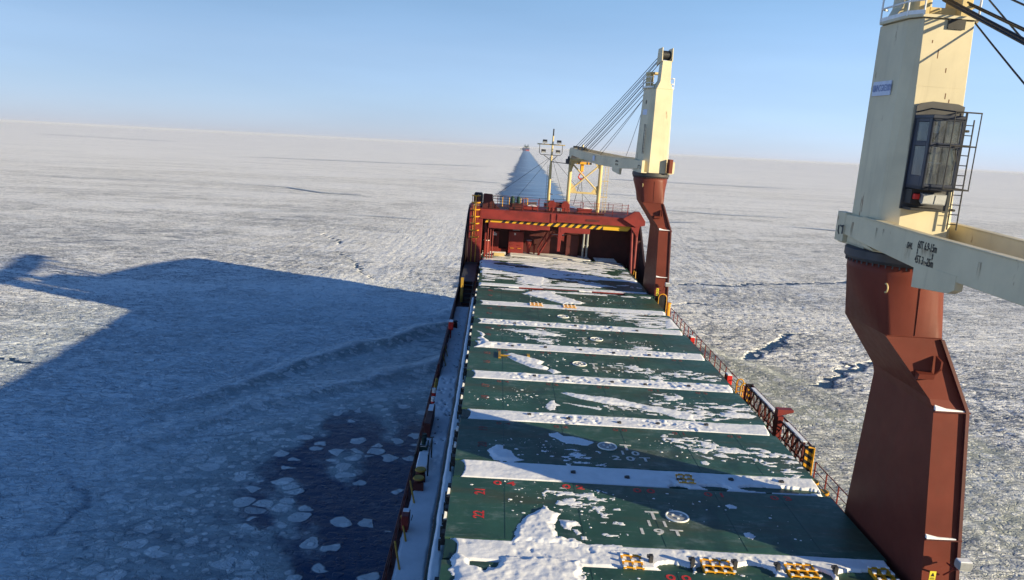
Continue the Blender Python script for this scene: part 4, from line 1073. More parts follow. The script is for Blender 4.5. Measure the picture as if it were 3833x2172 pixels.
ropes(crane2, [(X2((-.5, .15, 8.3)), X2((25.0, .75, -2.2)), .035), (X2((-.5, -.1, 8.3)), X2((25.2, .35, -2.2)), .035),
               (X2((-.4, .1, 7.9)), X2((22.0, 1.1, -2.35)), .035), (X2((-.4, -.2, 7.9)), X2((21.5, .9, -2.35)), .035),
               (X2((1.1, .5, 6.1)), X2((20.2, 1.15, -2.4)), .05), (X2((1.1, .3, 5.9)), X2((20.0, .8, -2.4)), .035), (X2((1.3, -.3, 5.6)), X2((19.5, -.9, -2.4)), .03),
               (X2((1.5, .7, 5.0)), X2((18.2, 1.2, -2.4)), .04), (X2((1.5, .4, 4.9)), X2((18.0, .9, -2.4)), .035), (X2((1.6, .8, 3.9)), X2((12.3, 1.4, -2.55)), .025), (X2((1.6, .8, 3.2)), X2((11.6, -1.5, -2.5)), .025)])
bl = MB()
for u, w in ((25.1, .6), (21.8, 1.0), (20.1, 1.0)): bl.box(u - .35, u + .35, w - .25, w + .25, -2.42, -1.98)
bl.build("rope_anchor", M['black'], crane2, xf=X2)
# hook block hanging from the far jib
hk = thing("hook_block", "yellow and red hook block hanging from the far crane's jib tip", "hook", X2((23.2, 0.1, -4.9)))
yk = MB(); yk.box(22.6, 23.8, -1.0, 1.0, -4.25, -3.95); yk.tube([(23.2, .1, -3.2), (23.2, .1, -4.2)], .05, 6); yk.box(23.0, 23.4, -.1, .3, -5.2, -4.25); yk.build("yellow_beam", M['yellow'], hk, .02, xf=X2)
hb = MB(); hb.box(22.58, 22.6, -1.0, -.7, -4.25, -3.95); hb.box(22.58, 22.6, .6, .85, -4.25, -3.95); hb.box(22.58, 22.6, -.5, -.3, -4.25, -3.95); hb.build("black_stripe", M['black'], hk, xf=X2)
hh_ = MB(); hh_.torus(X2((23.2, .1, -5.85)), .36, .10, 'y', 16, 8, math.pi * .95, math.pi * 2.05); hh_.tube([X2((23.2, .1, -5.2)), X2((23.2, .1, -5.5))], .09, 8); hh_.torus(X2((23.2, .1, -5.75)), .28, .08, 'y', 16, 8, 0, math.pi); hh_.build("red_hook", M['signred'], hk, smooth=True)
sg_ = MB()
for w in (-.55, .75): sg_.tube([X2((23.2, .1, -6.0)), X2((23.2, .1 + w, -9.6))], .035, 5)
sg_.build("sling", M['rope'], hk)
# ------------------------------------------------------------------ deck fittings
def railing(name, label, pts, posts, h, m, bars=(1.0, .66, .33), r=.03, foot=True, group="ship's railings"):
    """pts: polyline of the deck edge (x, y, z); posts spaced evenly"""
    P = [Vector(p) for p in pts]
    t = thing(name, label, "railing", tuple(P[0]), group)
    for f in bars:
        b = MB(); b.tube([p + Vector((0, 0, h * f)) for p in P], r if f == 1.0 else r * .75, 6); b.build("bar", m, t)
    ln = [0]
    for a, c in zip(P, P[1:]): ln.append(ln[-1] + (c - a).length)
    for k in range(posts):
        s = ln[-1] * k / (posts - 1); i = max(j for j in range(len(P) - 1) if ln[j] <= s + 1e-6)
        q = P[i] + (P[i + 1] - P[i]) * ((s - ln[i]) / max(1e-6, ln[i + 1] - ln[i]))
        b = MB(); b.box(q.x - .035, q.x + .035, q.y - .025, q.y + .025, q.z, q.z + h); b.build("stanchion", m, t)
    return t
M['railred'] = M['red']
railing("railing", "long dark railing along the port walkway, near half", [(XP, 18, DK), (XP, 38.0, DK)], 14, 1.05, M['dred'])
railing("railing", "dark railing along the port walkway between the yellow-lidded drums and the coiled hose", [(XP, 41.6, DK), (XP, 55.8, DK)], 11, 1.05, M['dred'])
railing("railing", "thin red railing on the starboard edge ahead of the gangway", [(18.7, 53.6, DK), (18.7, 78.3, DK)], 17, 1.42, M['red'])
railing("railing", "short red railing between the gangway and the near crane pedestal", [(18.7, 33.0, DK), (18.7, 40.6, DK)], 6, 1.42, M['red'])
railing("railing", "red railing along the aft edge of the forecastle deck", [(3.5, 95.9, FZ), (16.4, 95.9, FZ), (16.6, 97.6, FZ)], 9, 1.45, M['red'], (1.0, .75, .5, .25))
railing("railing", "black railing at the port end of the forecastle edge", [(-.2, 96.3, FZ), (3.4, 96.0, FZ)], 5, 1.5, M['black'], (1.0, .8, .6, .4, .2))
railing("railing", "dark railing across the far side of the forecastle deck", [(-1.4, 102.2, FZ), (16.6, 102.2, FZ)], 11, 1.1, M['dred'], (1.0, .66, .33), .025)
# yellow stays and dark feet of the port railing, each a strut of its own
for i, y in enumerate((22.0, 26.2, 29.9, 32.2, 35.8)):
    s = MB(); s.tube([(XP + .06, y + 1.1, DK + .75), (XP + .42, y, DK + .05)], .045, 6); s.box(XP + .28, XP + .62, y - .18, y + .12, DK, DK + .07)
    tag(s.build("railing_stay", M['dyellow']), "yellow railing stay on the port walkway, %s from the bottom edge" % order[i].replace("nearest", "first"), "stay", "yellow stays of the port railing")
for i, y in enumerate((45.5, 58.6, 61.0)):
    s = MB(); s.tube([(XP + .08, y + 1.0, DK + .8), (XP + .45, y, DK + .05)], .04, 6)
    tag(s.build("railing_stay", M['dyellow']), "small yellow stay far up the port walkway, %s" % ("beside the signal gear", "beyond the coiled hose", "farthest of all")[i], "stay", "yellow stays of the port railing")
# ventilators, boxes and gear along the port walkway
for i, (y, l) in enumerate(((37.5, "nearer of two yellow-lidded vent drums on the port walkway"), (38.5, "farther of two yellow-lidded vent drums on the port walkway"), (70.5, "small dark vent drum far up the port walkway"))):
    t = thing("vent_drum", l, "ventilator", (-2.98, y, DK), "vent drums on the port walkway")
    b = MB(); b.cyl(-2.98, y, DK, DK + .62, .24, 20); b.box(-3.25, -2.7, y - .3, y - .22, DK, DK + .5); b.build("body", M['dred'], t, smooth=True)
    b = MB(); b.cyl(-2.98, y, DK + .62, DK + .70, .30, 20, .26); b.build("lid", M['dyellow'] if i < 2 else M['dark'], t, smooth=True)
g_ = thing("gate_frame", "black tubular frame over a snowy ledge beside the port drums", "frame", (-2.95, 40.0, DK))
b = MB(); b.tube([(-3.35, 39.0, DK), (-3.35, 39.0, DK + 1.25), (-3.35, 41.4, DK + 1.25), (-2.65, 41.4, DK + 1.25), (-2.65, 39.0, DK + 1.25), (-2.65, 39.0, DK)], .045, 6); b.tube([(-3.35, 40.2, DK + 1.25), (-2.65, 40.2, DK + 1.25)], .03, 6); b.tube([(-2.65, 41.4, DK + 1.25), (-2.65, 41.4, DK)], .045, 6); b.tube([(-3.35, 41.4, DK + 1.25), (-3.35, 41.4, DK)], .045, 6); b.build("tubes", M['black'], g_)
b = MB(); b.box(-3.3, -2.7, 39.3, 41.2, DK + .3, DK + .5); b.build("snow_ledge", M['snow'], g_, .05)
rb = thing("fire_box", "red fire-hose box on the port walkway rail near the bottom edge", "hose box", (-3.1, 33.2, DK), "red hose boxes along the rails")
b = MB(); b.box(-3.32, -2.98, 32.85, 33.6, DK + .25, DK + .95); b.box(-3.2, -3.05, 33.0, 33.1, DK, DK + .25); b.box(-3.2, -3.05, 33.4, 33.5, DK, DK + .25); b.build("case", M['red'], rb, .03)  # darker red than the other hose boxes: shade put into the colour
b = MB(); b.tube([(-2.88, 33.0, DK + .7), (-2.86, 33.25, DK + .75), (-2.88, 33.5, DK + .7)], .02, 6); b.build("handle", M['dark'], rb)
b = MB(); b.box(-3.3, -3.0, 33.25, 33.58, DK + .95, DK + 1.0); b.build("snow_cap", M['snow'], rb, .03)
for x, y, l in ((-3.1, 66.5, "red hose box far up the port walkway"), (17.9, 66.2, "bright red hose box beside the starboard rail, farther one"), (18.1, 55.6, "bright red hose box beside the starboard rail, next to the yellow hoops")):
    t = thing("fire_box", l, "hose box", (x, y, DK), "red hose boxes along the rails")
    b = MB(); b.box(x - .2, x + .2, y - .35, y + .35, DK + .9, DK + 1.6); b.box(x - .05, x + .05, y - .05, y + .05, DK, DK + .9); b.build("case", M['signred'], t, .03)
    b = MB(); b.box(x - .18, x + .18, y - .32, y + .32, DK + 1.6, DK + 1.7); b.build("snow_cap", M['snow'], t, .04)
cl = thing("hose_coil", "tan hose coil hanging on the port railing", "hose", (-3.3, 51.6, DK + .4))
for q, y in enumerate((51.2, 52.1)):
    b = MB(); b.torus((-3.25, y, DK + .85), .27, .07, 'x', 18, 6); b.torus((-3.18, y, DK + .85), .20, .06, 'x', 18, 6); b.build("coil", M['dyellow'], cl)
lb = thing("signal_float", "white and orange signal float clipped to the port railing", "signal float", (-3.25, 50.0, DK + .5))
b = MB(); b.cyl(-3.25, 50.3, DK + .75, DK + 1.05, .13, 14); b.cyl(-3.22, 49.2, DK + .55, DK + .85, .12, 14); b.build("float", M['white'], lb, smooth=True)
b = MB(); b.cyl(-3.25, 50.3, DK + .5, DK + .75, .14, 14); b.cyl(-3.22, 49.2, DK + .42, DK + .55, .13, 14); b.build("orange_band", M['signred'], lb, smooth=True)
ho = thing("equipment_locker", "dark red locker with snow on its lid against the port railing", "locker", (-3.1, 46.5, DK))
b = MB(); b.box(-3.35, -2.95, 44.2, 47.6, DK + .1, DK + .95); b.build("case", M['dred'], ho, .03); b = MB(); b.box(-3.3, -3.0, 46.3, 47.4, DK + .95, DK + 1.0); b.build("snow_cap", M['snow'], ho, .02)
mb2 = thing("mooring_fairlead", "dark green mooring fairlead with snow on the port edge", "fairlead", (-3.2, 42.8, DK))
b = MB(); b.box(-3.4, -2.95, 42.3, 43.4, DK, DK + .25); b.cyl(-3.2, 42.6, DK + .25, DK + .75, .13, 14); b.cyl(-3.2, 43.1, DK + .25, DK + .75, .13, 14); b.build("rollers", M['dgreen'], mb2)
b = MB(); b.box(-3.38, -3.0, 42.35, 43.35, DK + .25, DK + .32); b.build("snow_cap", M['snow'], mb2, .03)

# starboard side: gangway stowed along the rail, yellow hoops, bollard post
gw = thing("gangway", "dark lattice gangway stowed along the starboard rail between two railings", "gangway", (18.6, 46.6, DK))
for x in (18.35, 18.75):
    fr = MB()
    for z in (-16.55, -17.85): fr.tube([(x, 41.4, z), (x, 52.2, z)], .06, 6)
    for k in range(14):
        y = 41.8 + k * .8
        if 45.2 < y < 46.3: continue
        fr.tube([(x, y, -17.8), (x, y + .8 if y < 51.4 else 52.1, -16.6)], .026, 5); fr.tube([(x, y, -16.6), (x, y + .8 if y < 51.4 else 52.1, -17.8)], .035, 5)
    for y in (42.6, 44.2, 47.4, 49.2): fr.box(x - .06, x + .06, y - .06, y + .06, -17.95, -16.5)
    fr.build("lattice_side", M['dred'], gw)
sn = MB(); sn.box(18.42, 18.7, 42, 45, -16.52, -16.46); sn.box(18.42, 18.7, 47, 51.5, -16.52, -16.46); sn.build("snow_cap", M['snow'], gw, .02)
for y, sgn in ((41.3, 1), (52.25, 1)):
    e = MB(); e.box(18.28, 18.82, y - .06, y + .06, -17.95, -16.45); eo = e.build("end_plate", M['black'], gw)
    for q in range(3):
        ys_ = MB(); ys_.prism([(18.30, -17.6 + q * .4), (18.80, -17.9 + q * .4), (18.80, -17.72 + q * .4), (18.30, -17.42 + q * .4)], 'y', y - .066, y - .0605); ys_.build("yellow_stripe", M['yellow'], eo)
dv = MB(); dv.box(18.15, 18.5, 45.4, 46.0, DK, -16.3); dv.prism([(18.1, -16.3), (19.1, -16.0), (19.1, -15.85), (18.1, -15.85)], 'y', 45.45, 45.95); dv.build("davit", M['red'], gw, .02)
dp = MB(); dp.tube([(18.75, 41.15, DK + .1), (18.75, 41.15, -16.5), (18.4, 41.15, -16.45)], .06, 8); dp.build("yellow_tube", M['yellow'], gw)
hl_ = thing("ladder_hoops", "pair of yellow ladder hoops at the starboard rail beside the gangway", "ladder", (18.55, 53.6, DK), "yellow ladder hoops")
for y in (53.2, 54.2):
    b = MB(); b.tube([(18.30, y, DK), (18.30, y, -17.0)] + [(18.55 - .25 * math.cos(math.pi * k / 8), y, -17.0 + .25 * math.sin(math.pi * k / 8)) for k in range(1, 8)] + [(18.8, y, -17.0), (18.8, y, DK)], .05, 8)
    for z in (-17.3, -17.7, -18.1): b.tube([(18.3, y, z), (18.8, y, z)], .03, 6)
    b.build("hoop", M['yellow'], hl_)
yb_ = thing("yellow_post", "stout yellow post at the foot of the far crane", "post", (18.55, 79.1, DK))
b = MB(); b.cyl(18.55, 79.1, DK, -16.8, .26, 20); b.cyl(18.55, 79.1, -16.8, -16.7, .32, 20); b.build("tube", M['yellow'], yb_, smooth=True)
for i, (y, l) in enumerate(((87.6, "thin yellow grab rail beside the starboard post, outer one"), (89.6, "thin yellow grab rail beside the starboard post, inner one"))):
    b = MB(); x = 18.2 - i * 1.3; b.tube([(x, y, -18), (x, y + .4, -15.6), (x - .15, y + .7, -15.5), (x - .15, y + .9, -16.0)], .05, 6); tag(b.build("grab_rail", M['yellow']), l, "grab rail")
for i, (x, y, l) in enumerate(((17.9, 37.4, "nearer orange-capped deck vent by the short starboard railing"), (17.85, 38.6, "farther orange-capped deck vent by the short starboard railing"), (17.7, 70.2, "orange-capped deck vent far along the starboard railing"))):
    t = thing("deck_vent", l, "ventilator", (x, y, DK), "orange-capped deck vents")
    b = MB(); b.cyl(x, y, DK, DK + 1.05, .13, 14); b.build("pipe", M['red'], t, smooth=True); b = MB(); b.cyl(x, y, DK + 1.05, DK + 1.2, .24, 16); b.build("cap", M['yellow'], t, smooth=True)

# forecastle: caged ladder, plates, bollards, winch, mast, jib rest
ck = thing("caged_ladder", "tall caged ladder with yellow hoops at the port end of the forecastle", "ladder", (-2.2, 94.5, -16.4))
b = MB()
for x in (-2.45, -1.95): b.tube([(x, 94.55, -16.4), (x, 94.55, -8.2)], .04, 6)
b.build("stiles", M['yellow'], ck)
for k in range(26):
    b = MB(); b.tube([(-2.45, 94.55, -16.2 + k * .31), (-1.95, 94.55, -16.2 + k * .31)], .02, 5); b.build("rung", M['red'], ck)
for k in range(7):
    b = MB(); z = -13.3 + k * .83; b.tube([(-2.2 - .48 * math.cos(math.pi * q / 8), 94.5 - .7 * math.sin(math.pi * q / 8), z) for q in range(9)], .075, 6); b.build("hoop", M['yellow'], ck)
for q in (1, 2.5, 4, 5.5, 7):
    b = MB(); a = math.pi * q / 8; b.tube([(-2.2 - .47 * math.cos(a), 94.5 - .68 * math.sin(a), -13.3), (-2.2 - .47 * math.cos(a), 94.5 - .68 * math.sin(a), -8.3)], .035 if q != 4 else .07, 5); b.build("cage_bar", M['yellow'] if q == 4 else M['red'], ck)
vb = thing("vent_housing", "black vent housing with rounded top at the port end of the forecastle", "vent", (-2.0, 97.2, FZ))
b = MB(); b.loft([rect_ring(-2.55, -1.45, 96.8, 97.9, FZ), rect_ring(-2.55, -1.45, 96.8, 97.9, -8.45), rect_ring(-2.42, -1.58, 96.95, 97.75, -8.2)]); b.build("housing", M['black'], vb)
b = MB()
for z in (-9.7, -9.5, -9.3): b.tube([(-2.45, 96.78, z), (-1.55, 96.78, z)], .05, 6)
b.build("louvres", M['grey'], vb)
sp_ = MB(); sp_.prism([(-1.4, FZ), (.75, FZ), (.1, FZ + .5), (-.25, FZ + 1.1), (-.25, FZ + 1.65), (-.35, FZ + 1.72), (-1.3, FZ + 1.75), (-1.4, FZ + 1.6)], 'y', 96.55, 96.62)
tag(sp_.build("wind_screen", M['dred']), "dark red screen plate with a swept edge beside the black vent", "screen plate")
for i, (x, l) in enumerate(((2.25, "green-topped roller of the forecastle mooring stand, port one"), (2.95, "green-topped roller of the forecastle mooring stand, starboard one"))):
    pass
ms = thing("roller_fairlead", "twin green mooring rollers on a dark red stand at the forecastle edge", "fairlead", (2.6, 97.0, FZ))
b = MB(); b.box(1.85, 3.4, 96.7, 97.4, FZ, FZ + .75); b.prism([(1.75, FZ), (3.7, FZ), (3.3, FZ + .3), (1.9, FZ + .3)], 'y', 96.5, 96.7); b.build("stand", M['dred'], ms, .03)
for x in (2.2, 2.95):
    b = MB(); b.cyl(x, 97.05, FZ + .75, FZ + 1.35, .27, 18); b.cyl(x, 97.05, FZ + 1.35, FZ + 1.6, .27, 18, .14); b.build("roller", M['dgreen'], ms, smooth=True)
for i, (x, l) in enumerate(((1.0, "yellow pipe frame left of the green mooring rollers"), (3.3, "yellow pipe frame right of the green mooring rollers"))):
    b = MB(); b.tube([(x, 99.5, FZ), (x, 99.5, FZ + 1.2), (x + .85, 99.5, FZ + 1.2), (x + .85, 99.5, FZ + .3)], .07, 6); tag(b.build("yellow_goalpost", M['yellow']), l, "frame", "yellow frames on the forecastle")
wn_ = thing("mooring_winch", "red mooring winch with round gear cases at the middle of the forecastle", "winch", (8.1, 98.4, FZ))
b = MB()
for x in (7.15, 8.85): b.prism([(x + .52 * math.cos(2 * math.pi * k / 18), FZ + .72 + .52 * math.sin(2 * math.pi * k / 18)) for k in range(18)], 'y', 98.0, 98.9)
b.box(6.75, 9.4, 97.9, 99.0, FZ, FZ + .35); b.build("gear_case", M['red'], wn_, .02)
b = MB(); b.loft([[(7.5, 98.5 + .34 * math.cos(2 * math.pi * k / 16), FZ + .75 + .34 * math.sin(2 * math.pi * k / 16)) for k in range(16)], [(8.5, 98.5 + .34 * math.cos(2 * math.pi * k / 16), FZ + .75 + .34 * math.sin(2 * math.pi * k / 16)) for k in range(16)]]); b.build("drum", M['dred'], wn_, smooth=True)
b = MB(); b.box(7.75, 8.35, 97.3, 97.8, FZ + .02, FZ + .42); b.build("control_box", M['grey'], wn_, .03)
b = MB()
for x in (6.8, 7.3, 8.8, 9.2): b.cyl(x, 97.3, FZ, FZ + .5, .12, 12)
b.build("valves", M['red'], wn_)
for x, y, l in ((4.4, 97.6, "low red hatch box with snow on the forecastle"), (11.2, 98.5, "low red box under the jib rest")):
    t = thing("deck_box", l, "box", (x, y, FZ)); b = MB(); b.box(x - .8, x + 1.0, y - .4, y + .6, FZ, FZ + .5); b.build("case", M['red'], t, .04)
    b = MB(); b.loft([rect_ring(x - .3, x + .9, y - .38, y + .5, FZ + .5, 3), rect_ring(x - .1, x + .6, y - .2, y + .3, FZ + .62, 3)]); b.build("snow_cap", M['snow'], t, smooth=True)
b = MB(); b.tube([(5.0, 96.4, FZ + .1), (9.0, 96.5, FZ + .1), (13.5, 96.4, FZ + .12)], .1, 6); tag(b.build("deck_pipe", M['dred']), "dark pipe lying along the forecastle edge behind the railing", "pipe")
fm = thing("foremast", "slim cream foremast with crossbar, floodlights and wire stays on the forecastle", "mast", (6.75, 99.0, FZ))
b = MB(); b.tube([(6.75, 99, FZ), (6.7, 99, -4.2)], .19, 12, .15); b.tube([(6.7, 99, -4.2), (6.75, 99, -.8)], .13, 12, .10); b.build("pole", M['creamy'], fm, smooth=True)
b = MB(); b.tube([(6.75, 99, -.8), (6.75, 99, .05)], .085, 10); b.build("mast_light", M['black'], fm)
b = MB(); b.tube([(4.85, 99, -1.88), (8.3, 99, -1.88)], .07, 8); b.build("crossbar", M['creamy'], fm)
b = MB(); b.tube([(5.15, 98.9, -1.9), (5.15, 98.9, -2.9), (5.35, 98.9, -3.15), (7.75, 98.9, -3.15), (7.97, 98.9, -2.9), (7.97, 98.9, -1.9)], .045, 6); b.tube([(5.75, 98.95, -3.2), (6.55, 98.95, -3.75), (6.72, 98.95, -3.75)], .045, 6); b.tube([(7.4, 98.95, -3.2), (6.9, 98.95, -3.75), (6.72, 98.95, -3.75)], .045, 6); b.build("lamp_frame", M['dark'], fm)
for x, z in ((5.75, -1.5), (7.5, -1.5), (5.65, -2.7), (7.45, -2.7)):
    b = MB(); b.prism([(98.9, z + .18), (98.75, z + .2), (98.45, z - .05), (98.5, z - .2), (98.9, z - .15)], 'x', x - .27, x + .27); lo2 = b.build("flood_lamp", M['dark'], fm)
    b = MB(); b.add([(x - .24, 98.43, z - .05), (x + .24, 98.43, z - .05), (x + .24, 98.485, z - .21), (x - .24, 98.485, z - .21)], [(0, 1, 2, 3)]); b.build("lamp_lens", M['lens'], lo2)
    if z > -2: b = MB(); b.tube([(x, 98.9, -1.85), (x, 98.85, z - .1)], .03, 5); b.build("lamp_stem", M['dark'], fm)
for x, y in ((-.8, 103.5), (2.4, 103.0), (9.3, 103.5), (13.0, 103.0)):
    b = MB(); b.tube([(6.72, 99, -3.3), (x, y, FZ + .3)], .022, 4); b.build("stay_wire", M['rope'], fm)
b = MB()
for x in (6.35, 6.55): b.tube([(x, 99.15, FZ), (x, 99.15, -4.4)], .018, 4)
for k in range(14): b.tube([(6.35, 99.15, FZ + .3 + k * .38), (6.55, 99.15, FZ + .3 + k * .38)], .012, 4)
b.build("mast_ladder", M['dark'], fm)
b = MB(); b.tube([(6.75, 98.9, -3.95), (9.2, 98.9, -4.1)], .05, 6); b.tube([(6.75, 98.9, -7.9), (7.2, 98.9, -8.0)], .06, 6); b.build("side_arm", M['dark'], fm)
jr = thing("jib_rest", "cream jib rest frame with crossed braces under the far crane's jib tip", "frame", (11.2, 100, FZ))
for x in (9.25, 13.1):
    b = MB(); b.tube([(x, 100, FZ), (x, 100, -3.55)], .24, 14); b.build("leg", M['creamy'], jr, smooth=True)
b = MB(); b.box(9.0, 13.4, 99.75, 100.25, -3.72, -3.42); b.build("top_beam", M['creamy'], jr, .03)
b = MB(); b.box(9.45, 12.9, 99.9, 100.1, -7.75, -7.5); b.build("cross_beam", M['creamy'], jr, .03)
for (xa, za), (xb, zb) in (((9.5, -4.1), (12.9, -7.3)), ((12.9, -4.1), (9.5, -7.3))):
    b = MB(); b.tube([(xa, 100, za), (xb, 100, zb)], .10, 8); b.build("brace", M['creamy'], jr)
for pts in ([(9.45, -3.72), (10.6, -3.72), (9.7, -4.1), (9.45, -4.9)], [(12.9, -3.72), (12.2, -3.72), (12.9, -4.6)], [(9.45, -7.5), (9.45, -6.4), (9.9, -6.8), (10.3, -7.5)], [(12.9, -7.5), (12.1, -7.5), (12.5, -6.9), (12.9, -6.6)]):
    b = MB(); b.prism(pts, 'y', 99.95, 100.05); b.build("gusset", M['creamy'], jr)
b = MB()
for x in (13.7, 14.1): b.tube([(x, 100, FZ), (x, 100, -3.6)], .03, 5)
for k in range(18): b.tube([(13.7, 100, FZ + .3 + k * .34), (14.1, 100, FZ + .3 + k * .34)], .018, 4)
for z in (-4, -6, -8): b.tube([(13.1, 100, z), (14.2, 100, z)], .05, 6)
b.build("ladder", M['creamy'], jr)
b = MB(); b.cyl(8.75, 99.0, -4.1, -3.5, .24, 14); b.cyl(8.85, 99.0, -3.55, -3.15, .15, 14, .1); tag(b.build("ship_bell", M['dark']), "dark bell-shaped horn on the arm between mast and jib rest", "horn")

# covered working space under the forecastle
lk1 = thing("valve_cabinet", "red valve cabinet with white labels, port side under the forecastle", "cabinet", (.2, 101.2, DK))
b = MB(); b.box(-.4, .85, 100.9, 101.6, DK, -13.35); b.build("case", M['red'], lk1, .03)
b = MB(); b.prism([(-.5, -12.5), (.9, -12.55), (.6, -12.8), (.3, -13.1), (.1, -13.35), (-.3, -13.3)], 'y', 101.0, 101.5); b.build("hood", M['dred'], lk1)
b = MB(); b.torus((.05, 100.86, -14.25), .22, .03, 'y', 16, 6); b.torus((.45, 100.86, -14.25), .22, .03, 'y', 16, 6); b.build("handwheel", M['dred'], lk1)
b = MB(); b.box(.0, .55, 100.88, 100.895, -13.85, -13.6); b.box(.15, .35, 100.88, 100.895, -13.58, -13.42); b.build("label_plate", M['white'], lk1)
lk2 = thing("louvred_cabinet", "red cabinet with six lit louvres under the forecastle", "cabinet", (3.0, 101.1, DK))
b = MB(); b.box(2.1, 4.05, 100.8, 101.7, DK, -13.2); b.box(2.5, 4.0, 101.1, 101.8, -13.2, -12.2); b.build("case", M['red'], lk2, .04)
b = MB(); b.box(2.6, 3.5, 100.9, 101.1, -13.1, -12.85); b.build("roll", M['grey'], lk2, .05)
for x in (2.35, 3.3):
    for k in range(3):
        b = MB(); b.box(x, x + .5, 100.70, 100.79, -14.55 - k * .42, -14.48 - k * .42); b.build("louvre", M['yellow'] if k == 2 else M['red'], lk2, .02)
b = MB(); b.box(2.8, 3.0, 100.78, 100.795, -13.65, -13.4); b.build("label_plate", M['white'], lk2)
lk3 = thing("shaded_cabinet", "dark red cabinet in shade on the starboard side of the forecastle space", "cabinet", (10.3, 101.5, DK))
b = MB(); b.box(9.6, 11.2, 101.2, 101.9, DK, -13.2); b.box(9.9, 11.0, 101.4, 101.9, -12.9, -12.3); b.build("case", M['dred'], lk3, .04)
mv = thing("mushroom_vent", "red funnel-shaped vent with snowy rim in front of the dark bulkhead", "ventilator", (4.75, 101.0, DK))
b = MB(); b.cyl(4.75, 101, DK, -15.3, .2, 14); b.cyl(4.75, 101, -15.3, -14.5, .2, 16, .42); b.cyl(4.75, 101, -14.5, -14.25, .42, 16); b.build("funnel", M['red'], mv, smooth=True)
b = MB(); b.cyl(4.75, 101, -14.25, -14.18, .42, 16, .3); b.build("snow_cap", M['snow'], mv)
b = MB(); b.cyl(5.5, 101, DK, -14.8, .12, 10); b.torus((5.5, 101, -14.75), .25, .035, 'z', 14, 6); tag(b.build("deck_valve", M['red']), "small red valve wheel right of the funnel vent", "valve")
dm = thing("red_drum", "red drum with white rim standing beside the valve cabinet", "drum", (-.7, 99.6, DK))
b = MB(); b.cyl(-.7, 99.6, DK, -14.35, .38, 18); b.build("body", M['red'], dm, smooth=True); b = MB(); b.torus((-.7, 99.6, -14.35), .38, .05, 'z', 18, 6); b.build("rim", M['white'], dm)
stt = thing("ship_stairs", "steep red stairs with handrails up to a landing under the forecastle", "stairs", (6.8, 100.3, DK))
for y in (99.9, 100.7):
    b = MB(); b.tube([(5.9, y, -16.2), (7.5, y, -13.2)], .09, 6); b.tube([(5.85, y, -15.2), (7.35, y, -12.2), (7.6, y, -12.0), (7.7, y, -13.2)], .05, 6)
    for k in range(4): b.tube([(6.0 + k * .42, y, -16.0 + k * .8), (5.95 + k * .42, y, -15.0 + k * .8)], .035, 5)
    b.build("stringer", M['red'], stt)
for k in range(8):
    b = MB(); b.box(5.95 + k * .2, 6.2 + k * .2, 99.95, 100.65, -16.0 + k * .37, -15.95 + k * .37); b.build("tread", M['red'], stt)
b = MB(); b.box(7.5, 9.2, 99.6, 101, -13.22, -13.12); b.prism([(7.5, -13.22), (9.2, -13.22), (9.2, -14.0)], 'y', 100.2, 100.3); b.build("landing", M['red'], stt)
b = MB(); b.box(7.55, 9.15, 99.65, 100.2, -13.12, -13.06); b.build("snow_cover", M['snow'], stt)
b = MB()
for z in (-12.0, -12.35, -12.7): b.tube([(7.6, 99.6, z), (9.2, 99.6, z)], .035, 5)
for x in (7.6, 9.2): b.tube([(x, 99.6, -13.1), (x, 99.6, -12.0)], .04, 5)
b.build("landing_rail", M['red'], stt)
for x, l in ((11.75, "pale vertical pipe in the dark forecastle space, port one of a pair"), (12.25, "pale vertical pipe in the dark forecastle space, starboard one of a pair")):
    t = thing("vertical_pipe", l, "pipe", (x, 100.5, DK), "pair of pale vertical pipes"); b = MB(); b.cyl(x, 100.5, DK, FZ - .2, .14, 12); b.build("tube", M['grey'], t, smooth=True)
    b = MB()
    for z in (-12.6, -14.4, -15.9): b.cyl(x, 100.5, z, z + .12, .2, 12)
    b.build("flange", M['grey'], t)
for i, (xa, xb, l) in enumerate(((-1.2, 1.9, "stack of dark green gratings with snow-lined slats, port side"), (13.2, 16.0, "stack of dark gratings with snow-lined slats, starboard side in shade"))):
    t = thing("grating_stack", l, "gratings", ((xa + xb) / 2, 99.5, -16.95), "grating stacks beside the foremost cover")
    b = MB(); b.box(xa, xb, 98.4, 101.2, -16.95, -16.2); b.build("stack", M['dgreen'], t)
    for k in range(4):
        b = MB(); b.box(xa + .05, xb - .05, 98.5 + k * .75, 98.85 + k * .75, -16.2, -16.02); so = b.build("slat", M['dgreen'], t)
        b = MB(); b.box(xa + .05, xb - .05, 98.55 + k * .75, 98.82 + k * .75, -16.02, -15.95); b.build("snow_line", M['snow'], so)
wc = thing("wooden_crate", "small tan crate with snow on it beside the port grating stack", "crate", (1.0, 98.0, -16.0))
b = MB(); b.box(.3, 1.65, 97.6, 98.3, -16.0, -15.6); b.build("case", M['creamy'], wc, .02); b = MB(); b.box(.35, 1.6, 97.7, 98.25, -15.6, -15.54); b.build("snow_cap", M['snow'], wc, .02)
b = MB(); b.box(-.9, 2.0, 101.3, 101.7, -16.3, -15.6); tag(b.build("low_trunk", M['red'], None, .05), "low red trunk in front of the port cabinets", "trunk")
